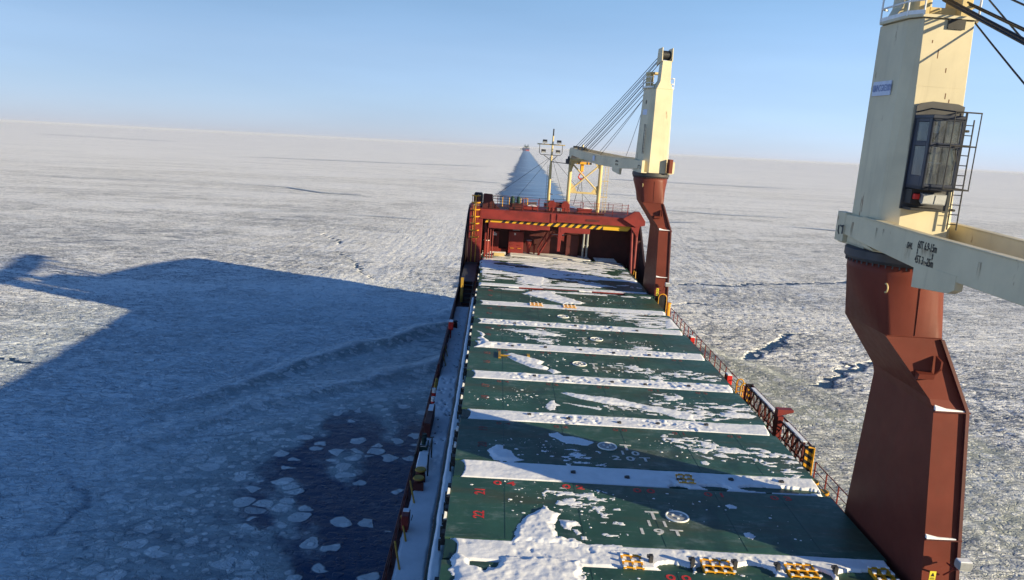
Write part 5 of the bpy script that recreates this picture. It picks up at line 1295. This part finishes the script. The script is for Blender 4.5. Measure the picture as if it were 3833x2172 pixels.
# ------------------------------------------------------------------ snow lying on the ship
def poly_sd(x, y, P):
    """signed distance to a polygon, positive inside"""
    d = np.full(x.shape, 1e9); ins = np.zeros(x.shape, bool); n = len(P)
    for i in range(n):
        ax, ay = P[i]; bx, by = P[(i + 1) % n]; vx, vy = bx - ax, by - ay
        t = np.clip(((x - ax) * vx + (y - ay) * vy) / (vx * vx + vy * vy + 1e-9), 0, 1)
        d = np.minimum(d, np.hypot(x - ax - t * vx, y - ay - t * vy))
        c = ((ay > y) != (by > y)) & (x < (bx - ax) * (y - ay) / (by - ay + 1e-12) + ax)
        ins ^= c
    return np.where(ins, d, -d)
def snow_field(name, field, x0, x1, y0, y1, dx, dy, z, mat, label=None, cat=None, group=None, kind=None, clipbox=None):
    xs_ = np.arange(x0, x1 + dx / 2, dx); ys_ = np.arange(y0, y1 + dy / 2, dy)
    gx, gy = np.meshgrid(xs_, ys_)
    h = field(gx, gy)
    on = h > 0
    cell = on[:-1, :-1] | on[1:, :-1] | on[:-1, 1:] | on[1:, 1:]
    if not cell.any(): return None
    gz = np.where(on, h, -.012)
    ox, oy = (x0 + x1) / 2, (y0 + y1) / 2
    o = grid_object(name, gx - ox, gy - oy, gz, keep=cell)
    o.location = (ox, oy, z); SHIP_TOP.append(o); o.data.materials.append(mat)
    return tag(o, label, cat, group, kind)
POLY = {
'A': [(-0.76, 60.72), (-0.39, 60.19), (-0.04, 59.53), (-0.24, 58.74), (0.25, 57.67), (0.71, 57.22), (0.63, 56.15), (-0.86, 55.82), (-0.24, 57.01), (-0.43, 58.05), (-0.67, 58.31), (-0.35, 59.03)],
'B': [(1.31, 54.35), (1.91, 54.75), (2.97, 54.08), (4.16, 53.17), (3.9, 52.34), (4.44, 51.76), (4.22, 51.22), (3.33, 51.47), (2.08, 52.96)],
'B2': [(4.29, 51.11), (4.54, 51.61), (4.97, 51.25), (5.27, 50.77), (4.7, 50.51)],
'C': [(4.84, 46.61), (5.2, 46.77), (6.14, 46.53), (7.49, 46.36), (8.29, 46.19), (9.42, 45.59), (10.67, 45.03), (11.9, 44.57), (12.6, 43.95), (12.37, 43.1), (11.31, 43.45), (10.19, 44.29), (8.96, 44.84), (7.66, 45.1), (6.57, 45.5), (5.47, 46.01)],
'D': [(3.86, 44.56), (4.06, 45.07), (4.33, 45.22), (4.39, 44.55), (4.71, 44.42), (4.35, 44.08), (4.28, 43.52), (3.96, 43.46), (3.79, 43.99)],
'E': [(4.81, 44.87), (5.94, 44.62), (6.85, 44.45), (7.14, 44.17), (6.92, 43.95), (6.56, 44.22), (5.79, 44.41)],
'F': [(1.75, 61.31), (3.23, 61.74), (4.56, 61.63), (5.43, 61.22), (5.95, 60.49), (5.36, 60.19), (4.07, 60.73), (2.76, 60.86)],
'G': [(3.66, 59.21), (4.34, 59.14), (5.09, 58.83), (5.01, 58.18), (4.37, 58.19), (3.8, 58.6)],
'H': [(3.27, 75.84), (4.43, 77.51), (6.11, 77.75), (6.79, 76.36), (7.87, 74.89), (9.29, 73.1), (8.58, 72.34), (7.03, 72.47), (5.74, 73.54), (4.32, 74.87)],
'I': [(3.03, 84.08), (4.4, 85.5), (6.0, 85.5), (5.96, 82.86), (5.65, 80.6), (4.5, 80.5), (3.41, 81.2)],
'J1': [(10.36, 69.12), (12.03, 69.56), (13.5, 69.3), (16.41, 68.8), (16.5, 67.66), (14.75, 67.6), (12.18, 67.1), (10.83, 68.0)],
'J2': [(15.94, 68.47), (16.5, 68.66), (16.5, 65.28), (15.31, 64.99)],
'J3': [(13.2, 67.2), (15.2, 67.4), (15.9, 66.4), (15.2, 65.3), (13.6, 65.2)],
'K': [(10.88, 58.85), (11.51, 59.24), (12.15, 58.97), (12.49, 58.03), (12.03, 57.81), (11.33, 58.17)],
'L1': [(9.32, 53.19), (10.31, 53.05), (11.37, 52.87), (11.95, 52.22), (12.25, 50.7), (11.78, 50.62), (11.01, 51.31), (10.23, 52.52)],
'M1': [(11.11, 47.08), (11.7, 47.39), (12.05, 46.73), (11.79, 45.89), (11.33, 46.31)],
'M2': [(13.14, 52.03), (14.05, 52.3), (16.2, 51.98), (15.8, 51.5), (13.53, 51.71)],
'O': [(0.48, 37.23), (0.67, 37.72), (0.95, 38.05), (1.23, 37.93), (1.26, 37.41), (1.6, 37.23), (1.81, 36.65), (2.28, 36.1), (1.46, 35.9), (0.71, 36.06), (0.46, 36.62)],
'P': [(3.64, 39.94), (4.25, 40.1), (4.41, 39.57), (5.2, 39.52), (6.06, 38.97), (5.68, 38.46), (4.53, 38.59), (4.05, 39.18), (3.68, 39.55)],
'P2': [(3.87, 37.51), (4.42, 37.31), (5.28, 37.12), (5.68, 37.33), (5.7, 36.44), (5.38, 36.32), (5.31, 36.83), (4.95, 36.34), (4.87, 36.77), (4.03, 37.1)],
'Q': [(1.67, 28.4), (1.77, 29.43), (1.97, 30.33), (2.46, 30.92), (2.76, 31.21), (2.95, 31.7), (3.13, 31.61), (3.27, 31.23), (3.57, 30.93), (3.46, 30.17), (3.3, 29.95), (3.46, 29.16), (3.44, 28.9), (4.1, 28.81), (4.49, 28.5), (4.47, 28.31), (1.67, 28.25)],
'R': [(-0.71, 27.2), (0.0, 27.15), (0.06, 26.55), (0.33, 26.41), (0.36, 26.14), (0.9, 26.59), (0.99, 27.3), (4.2, 27.3), (4.1, 26.39), (4.12, 25.94), (4.38, 24.5), (4.6, 20), (-0.9, 20), (-0.73, 24.06)],
'S1': [(3.57, 30.43), (3.84, 30.43), (4.24, 30.26), (4.44, 29.92), (4.0, 29.82), (3.87, 29.5), (3.65, 29.63)],
'S2': [(4.03, 29.62), (4.24, 29.69), (4.38, 29.36), (4.19, 29.19)],
'S3': [(4.33, 29.12), (4.54, 29.13), (4.58, 28.84), (4.36, 28.86)],
'T': [(3.63, 32.54), (4.15, 32.78), (4.57, 32.47), (4.43, 32.22), (4.0, 32.29)],
'T2': [(5.37, 32.69), (5.62, 32.48), (5.56, 30.77), (5.64, 28.76), (5.28, 28.67), (5.37, 30.12), (5.35, 31.63)],
'U': [(11.15, 32.55), (11.45, 32.62), (11.68, 32.45), (11.58, 32.23), (11.28, 32.22)],
'V': [(11.22, 30.04), (11.52, 30.16), (11.7, 29.87), (11.53, 29.63), (11.27, 29.77)],
'W': [(11.27, 37.25), (11.56, 37.37), (11.7, 37.06), (11.55, 36.84), (11.26, 36.95)],
'X1': [(8.04, 45.45), (9.17, 45.42), (10.97, 44.97), (12.53, 44.59), (14.44, 44.49), (14.05, 43.62), (12.53, 43.68), (10.75, 43.9), (9.04, 44.65), (7.95, 44.79)],
'X2': [(14.3, 44.71), (15.11, 44.97), (16.05, 44.85), (16.5, 44.49), (16.17, 44.05), (14.87, 43.91), (14.23, 44.18)],
'X3': [(13.44, 45.58), (15.45, 45.88), (16.5, 45.84), (15.89, 45.56), (14.84, 45.35)],
'Y': [(10.5, 40.1), (11.4, 39.9), (12.22, 39.69), (12.82, 39.19), (14.44, 39.25), (14.8, 38.74), (15.46, 38.35), (16.44, 38.02), (16.19, 37.68), (14.95, 37.82), (13.78, 38.2), (12.43, 38.02), (11.66, 38.78)],
'Y2': [(15.62, 38.06), (16.36, 38.32), (16.45, 37.87), (16.35, 37.25), (15.79, 37.48)],
'Y3': [(15.23, 36.79), (15.86, 36.78), (16.22, 36.58), (15.74, 36.48)],
'fa': [(-1.1, 94.5), (0.2, 94.5), (0.7, 93.0), (0.33, 91.74), (1.21, 88.05), (-1.1, 88.3)],
'fb': [(5.23, 92.25), (6.37, 92.66), (7.91, 92.26), (9.41, 90.31), (12.12, 90.05), (9.8, 88.3), (6.54, 87.6), (4.86, 88.3)],
}
def drift(key, label, hgt, rag=.22, k=0, soft=.30):
    P = POLY[key]; xs_ = [p[0] for p in P]; ys_ = [p[1] for p in P]
    ym = sum(ys_) / len(ys_); d = .045 if ym < 42 else .07 if ym < 60 else .11
    def f(x, y):
        wx_ = x + rag * (fbm(x * 2.1, y * 2.1, 300 + k, 4) - .5); wy_ = y + rag * 1.3 * (fbm(x * 2.1 + 9, y * 2.1, 340 + k, 4) - .5)
        sd = poly_sd(wx_, wy_, P)
        r = sstep(0, soft, sd)
        h = r * hgt * .62 * (.55 + .9 * fbm(x * 1.3, y * 1.3, 77 + k, 3)) + .05 * (fbm(x * 4, y * 4, 99, 4) - .45) * sstep(0, .1, sd)
        return np.where(sd > 0, np.maximum(h, .012), -1)
    return snow_field("snow_drift", f, min(xs_) - .3, max(xs_) + .3, min(ys_) - .3, max(ys_) + .3, d, d, HT, M['snow'], label, "snow drift", "snow drifts on the hatch covers")
for key, label, hg, rag in (('A', "wispy pointed snow drift at the port end of the fifth joint", .14, .25), ('B', "spindle-shaped snow drift beside the yellow bracket", .16, .2), ('B2', "small snow lump trailing off the spindle-shaped drift", .08, .25),
        ('C', "long tapering snow ridge slanting across the 19T cover", .15, .3), ('D', "cross-shaped snow blot left of the long snow ridge", .05, .25), ('E', "thin snow line with a bulbous end below the long ridge", .05, .15),
        ('F', "thin bow-shaped snow streak aft of the 29T mark", .09, .15), ('H', "broad leaf-shaped snow sheet just aft of the red drain pipe", .10, .8), ('I', "square snow patch just ahead of the red drain pipe", .08, .7),
        ('J2', "smooth snow apron at the starboard edge of the farthest railing end", .06, .2), ('O', "horn-shaped snow drift rising from the second joint at port", .14, .3), ('P', "pale wind-smeared snow sheet left of the T 10 mark", .025, .25),
        ('Q', "large lumpy snow heap left of the T 11 mark", .13, .45), ('R', "broad snow blanket covering the bottom-edge hatch cover", .16, .5), ('S1', "chain of snow lumps right of the large heap", .12, .25), ('S2', "oval snow lump below the chain of lumps", .10, .1),
        ('S3', "oval snow lump just above the nearest joint", .10, .1), ('U', "small leaf-shaped snow patch in the crane shadow on the nearest big cover", .05, .12), ('V', "oval crusty snow patch in sun on the nearest big cover", .07, .15), ('W', "oval snow patch in the crane shadow on the 20T cover", .05, .12),
        ('X2', "smooth snow tongue at the starboard edge of the 19T cover", .08, .2), ('fa', "snow sheet at the port corner below the forecastle beam", .08, .5)):
    drift(key, label, hg, rag, len(label))
# torn, wind-scoured snow nobody could count
def scrappy(keys, d, k, thr=.50, sx=1.0, sy=2.0):
    xs_ = [p[0] for q in keys for p in POLY[q]]; ys_ = [p[1] for q in keys for p in POLY[q]]
    def f(x, y):
        sd = np.full(x.shape, -9.)
        for q in keys: sd = np.maximum(sd, poly_sd(x, y, POLY[q]))
        n = fbm(x * 1.6 * sx, y * 1.6 * sy, 400 + k, 5, .62)
        m = n - thr + .16 * sstep(-.5, .5, sd) - .10
        return np.where((m > 0) & (sd > -.7), .006 + .13 * np.minimum(m, .2), -1)
    return snow_field("scoured_snow", f, max(XL + .1, min(xs_) - .8), min(XR - .1, max(xs_) + .8), min(ys_) - .8, max(ys_) + .8, d, d, HT, M['snow'], "torn wind-scoured snow scattered over the hatch covers", "snow", None, 'stuff')
scrappy(['Y', 'Y2', 'Y3'], .05, 1, .50); scrappy(['X1', 'X3'], .06, 2, .48); scrappy(['L1', 'M1', 'M2', 'K'], .08, 3, .49); scrappy(['J1', 'J3'], .09, 4, .48, .6, 2.6); scrappy(['G', 'F'], .08, 5, .52); scrappy(['T', 'T2', 'P2'], .05, 6, .53); scrappy(['fb', 'I'], .11, 7, .5)
def mottled(x, y):
    sd = np.minimum(np.minimum(y - 80.5, 98 - y), np.minimum(x + .9, 16.3 - x))
    band = np.exp(-((x - 7.5) / 6.0) ** 2)
    n = fbm(x * .55, y * 1.3, 430, 5, .62)
    m = n - .53 + .10 * band - .05 * (y < 87)
    gap = ((y > 85.7) & (y < 87.1)) | ((y > 94.7) & (y < 96.2))
    return np.where((m > 0) & (sd > 0) & ~gap, .006 + .15 * np.minimum(m, .2), -1)
snow_field("scoured_snow", mottled, -.9, 16.3, 80.6, 97.9, .10, .12, HT, M['snow'], "torn wind-scoured snow scattered over the hatch covers", "snow", None, 'stuff')

# snow filling the joints between covers
def strip(k, a, b, label, hgt=.10, tramp=0.0, xa=-.98, xb=16.52, bare=None):
    d = .05 if a < 45 else .075 if a < 66 else .11
    def f(x, y):
        t = np.clip((y - a) / (b - a), 0, 1)
        xl_ = xa + .30 * (1 - (2 * t - 1) ** 2) ** .5 * (1 if k < 7 else .0) + .10 * (fbm(x * 0 + 3, y * 2, 500 + k) - .5)
        xr_ = xb - .25 * (1 - t) ** 2 + .12 * (fbm(x * 0 + 7, y * 2, 520 + k) - .5)
        ea = a + .06 + .05 * (fbm(x * .9, y * 0 + k, 540 + k, 4) - .5); eb = b - .01
        ins = np.minimum(np.minimum(x - xl_, xr_ - x), np.minimum(y - ea, (eb - y) + .06))
        h = hgt * (.75 + .5 * fbm(x * .8, y * 1.5, 560 + k, 3)) + .02 * (fbm(x * 5, y * 5, 580, 3) - .5)
        if tramp:
            zone = tramp * sstep(.47, .60, fbm(x * .32 + k * 3.7, y * .5, 600 + k, 2) + .10 * sstep(5, 10, x)) * sstep(.0, .25, np.minimum(y - a, b - y))
            f1, f2, cid = vcell(x * 2.2 + 1.3 * fbm(x * 1.5, y * 1.5, 610) + y * .7, y * 1.7 + .8 * fbm(x * 1.7, y * 1.7, 613), 620 + k)
            h = h + zone * (.05 * sstep(.6, .1, f1) * (cid > .7) - .075 * sstep(.45, .12, f1) * (cid < .28) + .06 * (fbm(x * 7, y * 7, 630, 4) - .5))
        if bare is not None:
            for (bx0, bx1, by0, by1) in bare:
                e = ((x - (bx0 + bx1) / 2) / ((bx1 - bx0) / 2)) ** 2 + ((y - (by0 + by1) / 2) / ((by1 - by0) / 2)) ** 2
                ins = np.where(e + .7 * (fbm(x * 2.2, y * 2.2, 650, 3) - .5) < 1, -1, ins)
        return np.where(ins > 0, np.maximum(h, .01) * sstep(0, .09, ins) + .004, -1)
    return snow_field("snow_strip", f, -1.1, 16.6, a - .05, b + .02, d, d, -16.13, M['snow'], label, "snow strip", "snow-filled joints between the hatch covers")
strip(0, *STRIP[0], "snow-filled joint nearest the camera, partly bare around yellow lashing grids", .13, .5, bare=[(7.0, 8.5, 26.85, 27.55), (8.5, 10.2, 26.7, 27.6), (10.1, 11.7, 26.7, 27.75), (12.0, 13.9, 26.7, 27.75), (13.9, 16.9, 26.6, 27.75)])
strip(1, *STRIP[1], "snow-filled joint crossing into crane shadow, with bare patches at starboard", .12, .45, bare=[(9.0, 10.0, 34.05, 34.5), (10.5, 12.0, 34.1, 34.7), (12.3, 16.4, 34.15, 34.9)])
strip(2, *STRIP[2], "snow-filled joint heavily trodden at starboard, third nearest", .12, 1.0)
strip(3, *STRIP[3], "snow-filled joint just aft of the spindle drift, rough with footprints", .12, 1.0)
strip(4, *STRIP[4], "snow-filled joint where the wispy drift rises at port", .12, .9)
strip(5, *STRIP[5], "snow-filled joint with patchy edges, sixth from the bottom", .11, .8)
strip(6, *STRIP[6], "snow-filled joint just aft of the leaf-shaped snow sheet", .10, .5)
strip(7, 78.95, 80.4, "snow-filled joint just ahead of the red drain pipe", .10, .4, -1.05, 16.5)
strip(8, 77.0, 78.05, "snow-filled joint on the aft side of the red drain pipe", .13, .2, -1.05, 16.5)
strip(9, 85.6, 87.2, "snow-filled joint half shaded under the far crane's shadow", .11, .2, -1.05, 16.5)
strip(10, 94.6, 96.3, "snow-filled joint right below the red forecastle beam", .11, .3, -1.05, 16.5)
def fore(x, y):
    sd = poly_sd(x + .2 * (fbm(x, y, 700) - .5), y, [(2.05, 98.3), (12.6, 98.3), (13.0, 99.0), (12.7, 102.25), (2.1, 102.25)])
    return np.where(sd > 0, .25 * sstep(0, .3, sd) + .05 * fbm(x, y, 705), -1)
snow_field("snow_blanket", fore, 1.8, 13.4, 98.0, 102.3, .12, .12, -16.25, M['snow'], "smooth snow blanket on the stepped platform under the forecastle", "snow blanket")
def walk(x, y):
    ins = np.minimum(np.minimum(x + 3.25 + .12 * (fbm(y * .8, x * 0, 720, 3) - .5), -1.92 + .2 * (fbm(y * .9, x * 0 + 4, 722, 4) - .5) - x), np.minimum(y - 18, 79 - y))
    f1, f2, cid = vcell(x * 2.4, y * 1.5, 730)
    zone = sstep(36, 50, y)
    h = .06 + .04 * fbm(x * .7, y * .7, 735) - zone * .09 * sstep(.42, .1, f1) * (cid < .55)
    hole = zone * ((cid < .22) & (f1 < .22))
    return np.where((ins > 0) & (hole < .5), np.maximum(h, .004) * sstep(0, .1, ins) + .004, -1)
snow_field("walkway_snow", walk, -3.4, -1.6, 18, 79.2, .06, .09, DK, M['snow'], "trodden snow carpet along the port walkway", "snow carpet")
def ledge(x, y):
    ins = np.minimum(np.minimum(x + 1.66 + .05 * (fbm(y, x * 0, 740, 3) - .5), -1.17 + .10 * (fbm(y * 1.3, x * 0 + 2, 742, 4) - .5) - x), np.minimum(y - 18, 77 - y))
    return np.where(ins > 0, (.05 + .05 * fbm(x * 2, y * .8, 745)) * sstep(0, .1, ins), -1)
snow_field("ledge_snow", ledge, -1.75, -1.0, 18, 77.5, .05, .10, -17.0, M['snow'], "narrow snow ribbon on the coaming ledge beside the port walkway", "snow ribbon")
# crumbs of snow kicked and blown over the paint
rng = np.random.RandomState(5)
cr = MB()
ico = [(math.cos(a), math.sin(a)) for a in np.arange(6) * math.pi / 3]
zones = [(7, 22, .5, 420), (-1, 17, 0, 0)]
def crumb(x, y, r):
    a0 = rng.rand() * 6; ex = 1 + rng.rand() * .8; hgt_ = r * (.12 + .25 * rng.rand())
    ring = [(x + r * ex * math.cos(a0 + k * 1.047) * (.75 + .5 * rng.rand()), y + r * math.sin(a0 + k * 1.047) * (.75 + .5 * rng.rand()), HT - .004) for k in range(6)]
    top = [(x + (p[0] - x) * .6, y + (p[1] - y) * .6, HT + hgt_) for p in ring]
    cr.loft([ring, top])
def ok(y): return not any(a - .05 < y < b + .05 for a, b in STRIP) and not 77.9 < y < 80.5
cl_ = [(1.3, 45.2, 2.0, 1.6, 90), (2.6, 45.6, 1.2, 1.4, 70), (3.4, 38.2, 1.6, 1.6, 60), (1.2, 37.5, 1.3, 1.4, 40), (2.0, 60.5, 1.6, 1.2, 60), (2.4, 32.2, 1.6, 1.4, 60), (4.3, 31.0, 1.4, 1.5, 50), (11.0, 38.8, 2.5, 1.4, 120), (11.5, 44.4, 3, .8, 120),
       (9.5, 52, 2, 1.4, 50), (0.2, 25.6, .6, 1.0, 70), (6.0, 25.8, 1.6, .5, 80), (10.0, 26.9, 2.2, .25, 50), (13.5, 27.0, 1.5, .25, 20), (8, 32, 4, 1.5, 50), (4, 53.5, 3, 1.4, 60), (7, 60, 4, 1.6, 60), (12, 59, 2.5, 1.5, 40), (13, 52.5, 2.5, 1.2, 40), (9, 67, 3, 1.5, 40), (12, 46.2, 2.5, 1, 70), (12, 30.5, 2, 1.2, 24), (6, 74, 4, 2, 60), (12, 75, 3, 1.6, 60)]
for cx_, cy_, sx__, sy__, n_ in cl_:
    for _ in range(int(n_ * .7)):
        x = cx_ + rng.randn() * sx__ * .6; y = cy_ + rng.randn() * sy__ * .6
        if XL + .1 < x < XR - .1 and ok(y): crumb(x, y, .012 + .06 * rng.rand() ** 3 * (1.25 if y > 50 else 1))
co_ = cr.build("snow_crumbs", M['snow']); tag(co_, "countless crumbs of snow strewn over the green covers", "snow crumbs", None, 'stuff')
# ------------------------------------------------------------------ channel cut through the pack ahead, and the ships in it
def flat(name, rows, m, z, kind='structure'):
    me = bpy.data.meshes.new(name); vs_ = []; fs = []
    for (xl, xr, y) in rows: vs_ += [(xl, y, z), (xr, y, z)]
    for i in range(len(rows) - 1): fs.append((2 * i, 2 * i + 1, 2 * i + 3, 2 * i + 2))
    me.from_pydata(vs_, [], fs); me.materials.append(m)
    o = bpy.data.objects.new(name, me); col.objects.link(o); o['kind'] = kind
    return o
def chan_mat():
    m, nt, p = new_mat("channel_water"); g = G(nt)
    c = g.coord()
    n1 = g.noise(g.coord((.05, .10, 1)), 1.0, 6, .65)
    n2 = g.noise(g.coord((.35, .6, 1)), 1.0, 5, .65)
    sx = g.n("ShaderNodeSeparateXYZ"); g.link(c, sx.inputs[0])
    u = g.attr('across')
    fing = g.noise(g.coord((.012, .11, 1)), 1.0, 5, .6)
    left = g.step(g.math('ADD', u, g.math('MULTIPLY', g.math('SUBTRACT', fing, .5), 1.3)), .58, .22)
    f = g.step(g.math('ADD', g.math('MULTIPLY', n2, .55), g.math('MULTIPLY', fing, .45)), .53, .62)
    tone = g.mix(n1, (.11, .22, .38), (.24, .38, .56))
    base = g.mix(left, tone, (.04, .08, .17))
    brash = g.mix(g.math('MULTIPLY', f, g.math('SUBTRACT', 1.0, g.math('MULTIPLY', left, .6))), base, (.60, .66, .74))
    edge = g.step(g.math('ADD', g.math('ADD', g.math('ABSOLUTE', g.math('SUBTRACT', u, .5)), g.math('MULTIPLY', g.math('SUBTRACT', n2, .5), .22)), g.math('MULTIPLY', g.math('SUBTRACT', fing, .5), .42)), .37, .47)
    g.link(brash, p.inputs['Base Color'])
    g.link(g.math('SUBTRACT', 1.0, edge), p.inputs['Alpha'])
    g.link(g.math('ADD', .35, g.math('MULTIPLY', f, .5)), p.inputs['Roughness'])
    p.inputs['Specular IOR Level'].default_value = .3
    g.link(g.bump(n2, .4, .5), p.inputs['Normal'])
    return m
rows = []
for y in np.concatenate([np.arange(150, 1000, 6), np.geomspace(1000, 6000, 60)]):
    cx_ = 7 + .0343 * y
    hw_ = 21.5 + .0006 * y
    j = lambda s: hw_ * .26 * max(.25, 1 - y / 2500) * (fbm(np.array(y * .035), np.array(s), 800, 4).item() - .5) * 2
    rows.append((cx_ - hw_ + j(3.), cx_ + hw_ * .92 + j(8.) * .6, y))
ch = flat("channel_water", rows, chan_mat(), .22)
a_ = ch.data.attributes.new('across', 'FLOAT', 'POINT'); a_.data.foreach_set("value", np.tile([0., 1.], len(rows)).astype(np.float32))
# thin dark leads running across the far pack
lead_m, lnt, lp = new_mat("lead_water"); lp.inputs['Base Color'].default_value = (.16, .22, .32, 1); lp.inputs['Roughness'].default_value = .3
def lead(pts, w, k):
    rows_ = []; me_v = []; me_f = []
    n = 60; P = np.array(pts, float); seg = np.r_[0, np.cumsum(np.hypot(*np.diff(P, axis=0).T))]
    for i in range(n + 1):
        s = seg[-1] * i / n; x = np.interp(s, seg, P[:, 0]); y = np.interp(s, seg, P[:, 1])
        y += 2.2 * w * (fbm(np.array(s * .012), np.array(0.), 850 + k, 4).item() - .5)
        hw_ = w * (.25 + 1.2 * fbm(np.array(s * .03), np.array(5.), 870 + k, 3).item()) * min(1, 6 * i / n, 6 * (n - i) / n)
        me_v += [(x, y - hw_, .26), (x, y + hw_, .26)]
    me = bpy.data.meshes.new("water_lead"); me.from_pydata(me_v, [], [(2 * i, 2 * i + 2, 2 * i + 3, 2 * i + 1) for i in range(n)]); me.materials.append(lead_m)
    o = bpy.data.objects.new("water_lead", me); col.objects.link(o); o['kind'] = 'structure'
lead([(-257, 417), (-216, 417), (-178, 423), (-138, 430), (-112, 426), (-86, 396)], 1.0, 1)
lead([(-112, 424), (-86, 396), (-62, 392)], 3.0, 2)
lead([(-300, 925), (-120, 985), (10, 1053)], 6, 3)
lead([(-60, 640), (-30, 610), (10, 590)], 1.6, 4)
lead([(-1100, 1900), (-700, 1800)], 14, 5)
lead([(60, 520), (100, 510)], 2.2, 6); lead([(70, 400), (110, 380), (150, 380)], 1.2, 7); lead([(120, 330), (160, 312), (200, 300)], 1.2, 8); lead([(140, 250), (190, 240)], 1.2, 9); lead([(100, 800), (300, 770)], 5, 10); lead([(-90, 285), (-60, 290), (-20, 280)], .6, 11)
lead([(12, 300), (20, 306), (34, 304), (90, 330)], 1.0, 12)

fx_, fy_ = 7 + .0343 * 6000, 6000
fs_t = bpy.data.objects.new("distant_cargo_ship", None); col.objects.link(fs_t); fs_t.location = (fx_, fy_, 0); FS_ = 6000 / 9000
tag(fs_t, "distant blue cargo ship seen from astern in the ice channel", "ship"); BASE[fs_t.name] = Vector((0, 0, 0))
def far(name, m, boxes, par):
    b = MB()
    for q in boxes: b.box(*q)
    return b.build(name, m, par)
k_ = 73.0 / 690.0
px_ = lambda x0, x1, y0, y1, d0, d1: ((x0 - 1060) * k_, (x1 - 1060) * k_, d0, d1, (1010 - y1) * k_, (1010 - y0) * k_)
b = MB(); b.loft([[(-31, 0, 0), (31, 0, 0), (31, 320, 0), (-31, 320, 0)], [(-36, 0, 12), (36, 0, 12), (36, 330, 12), (-36, 330, 12)], [(-36.5, 0, 31), (36.5, 0, 31), (36.5, 330, 31), (-36.5, 330, 31)]]); b.build("hull", M['farblue'], fs_t)
far("red_stern_panel", M['farred'], [px_(1020, 1400, 890, 1010, -1.5, -.2)], fs_t)
far("superstructure", M['grey'], [px_(740, 1400, 620, 710, 20, 80), px_(960, 1170, 540, 620, 24, 70)], fs_t)
far("funnel", M['dgreen'], [px_(1110, 1160, 560, 690, 14, 20)], fs_t)
for xa in (890, 1200):
    far("crane_tower", M['dgreen'], [px_(xa - 8, xa + 62, 340, 600, 10, 16)], fs_t)
    far("crane_jib", M['dgreen'], [px_(xa - 110, xa + 150, 485, 550, 6, 22)], fs_t)
fs_t.scale = (FS_, FS_, FS_)
nb = bpy.data.objects.new("distant_vessel", None); col.objects.link(nb); nb.location = (fx_ - 66 * FS_ + 34, fy_ + 1000, 0); nb.scale = (FS_, FS_, FS_)
tag(nb, "tiny pale vessel on the horizon left of the distant ship", "ship"); BASE[nb.name] = Vector((0, 0, 0))
far("hull", M['dark'], [(-9, 9, 0, 30, 13, 22)], nb); far("bridge", M['white'], [(-3, 4, 8, 20, 22, 36)], nb); far("waterline_hull", M['grey'], [(-8, 8, 1, 29, 0, 13)], nb)

# thin winter haze: one closed box of even density round the ship and the pack, sky outside it
hz_m = bpy.data.materials.new("winter_haze"); hz_m.use_nodes = True
hn_ = hz_m.node_tree; hn_.nodes.remove(hn_.nodes["Principled BSDF"])
pv = hn_.nodes.new("ShaderNodeVolumePrincipled"); pv.inputs['Color'].default_value = (.88, .91, 1.0, 1); pv.inputs['Density'].default_value = 2.4e-5; pv.inputs['Anisotropy'].default_value = 0.0
hn_.links.new(pv.outputs[0], hn_.nodes["Material Output"].inputs['Volume'])
hb_ = bpy.data.meshes.new("haze")
q_ = 64000
hb_.from_pydata([(x, y, z) for z in (-2, 42) for x, y in ((-q_, -6000), (q_, -6000), (q_, q_), (-q_, q_))], [], [(0, 3, 2, 1), (4, 5, 6, 7), (0, 1, 5, 4), (1, 2, 6, 5), (2, 3, 7, 6), (3, 0, 4, 7)])
hb_.materials.append(hz_m)
hz_o = bpy.data.objects.new("haze", hb_); col.objects.link(hz_o); hz_o['kind'] = 'stuff'
# ------------------------------------------------------------------ set the ship afloat with its trim and heel
for o in SHIP_TOP:
    o.matrix_world = SHIP @ Matrix.Translation(o.location)
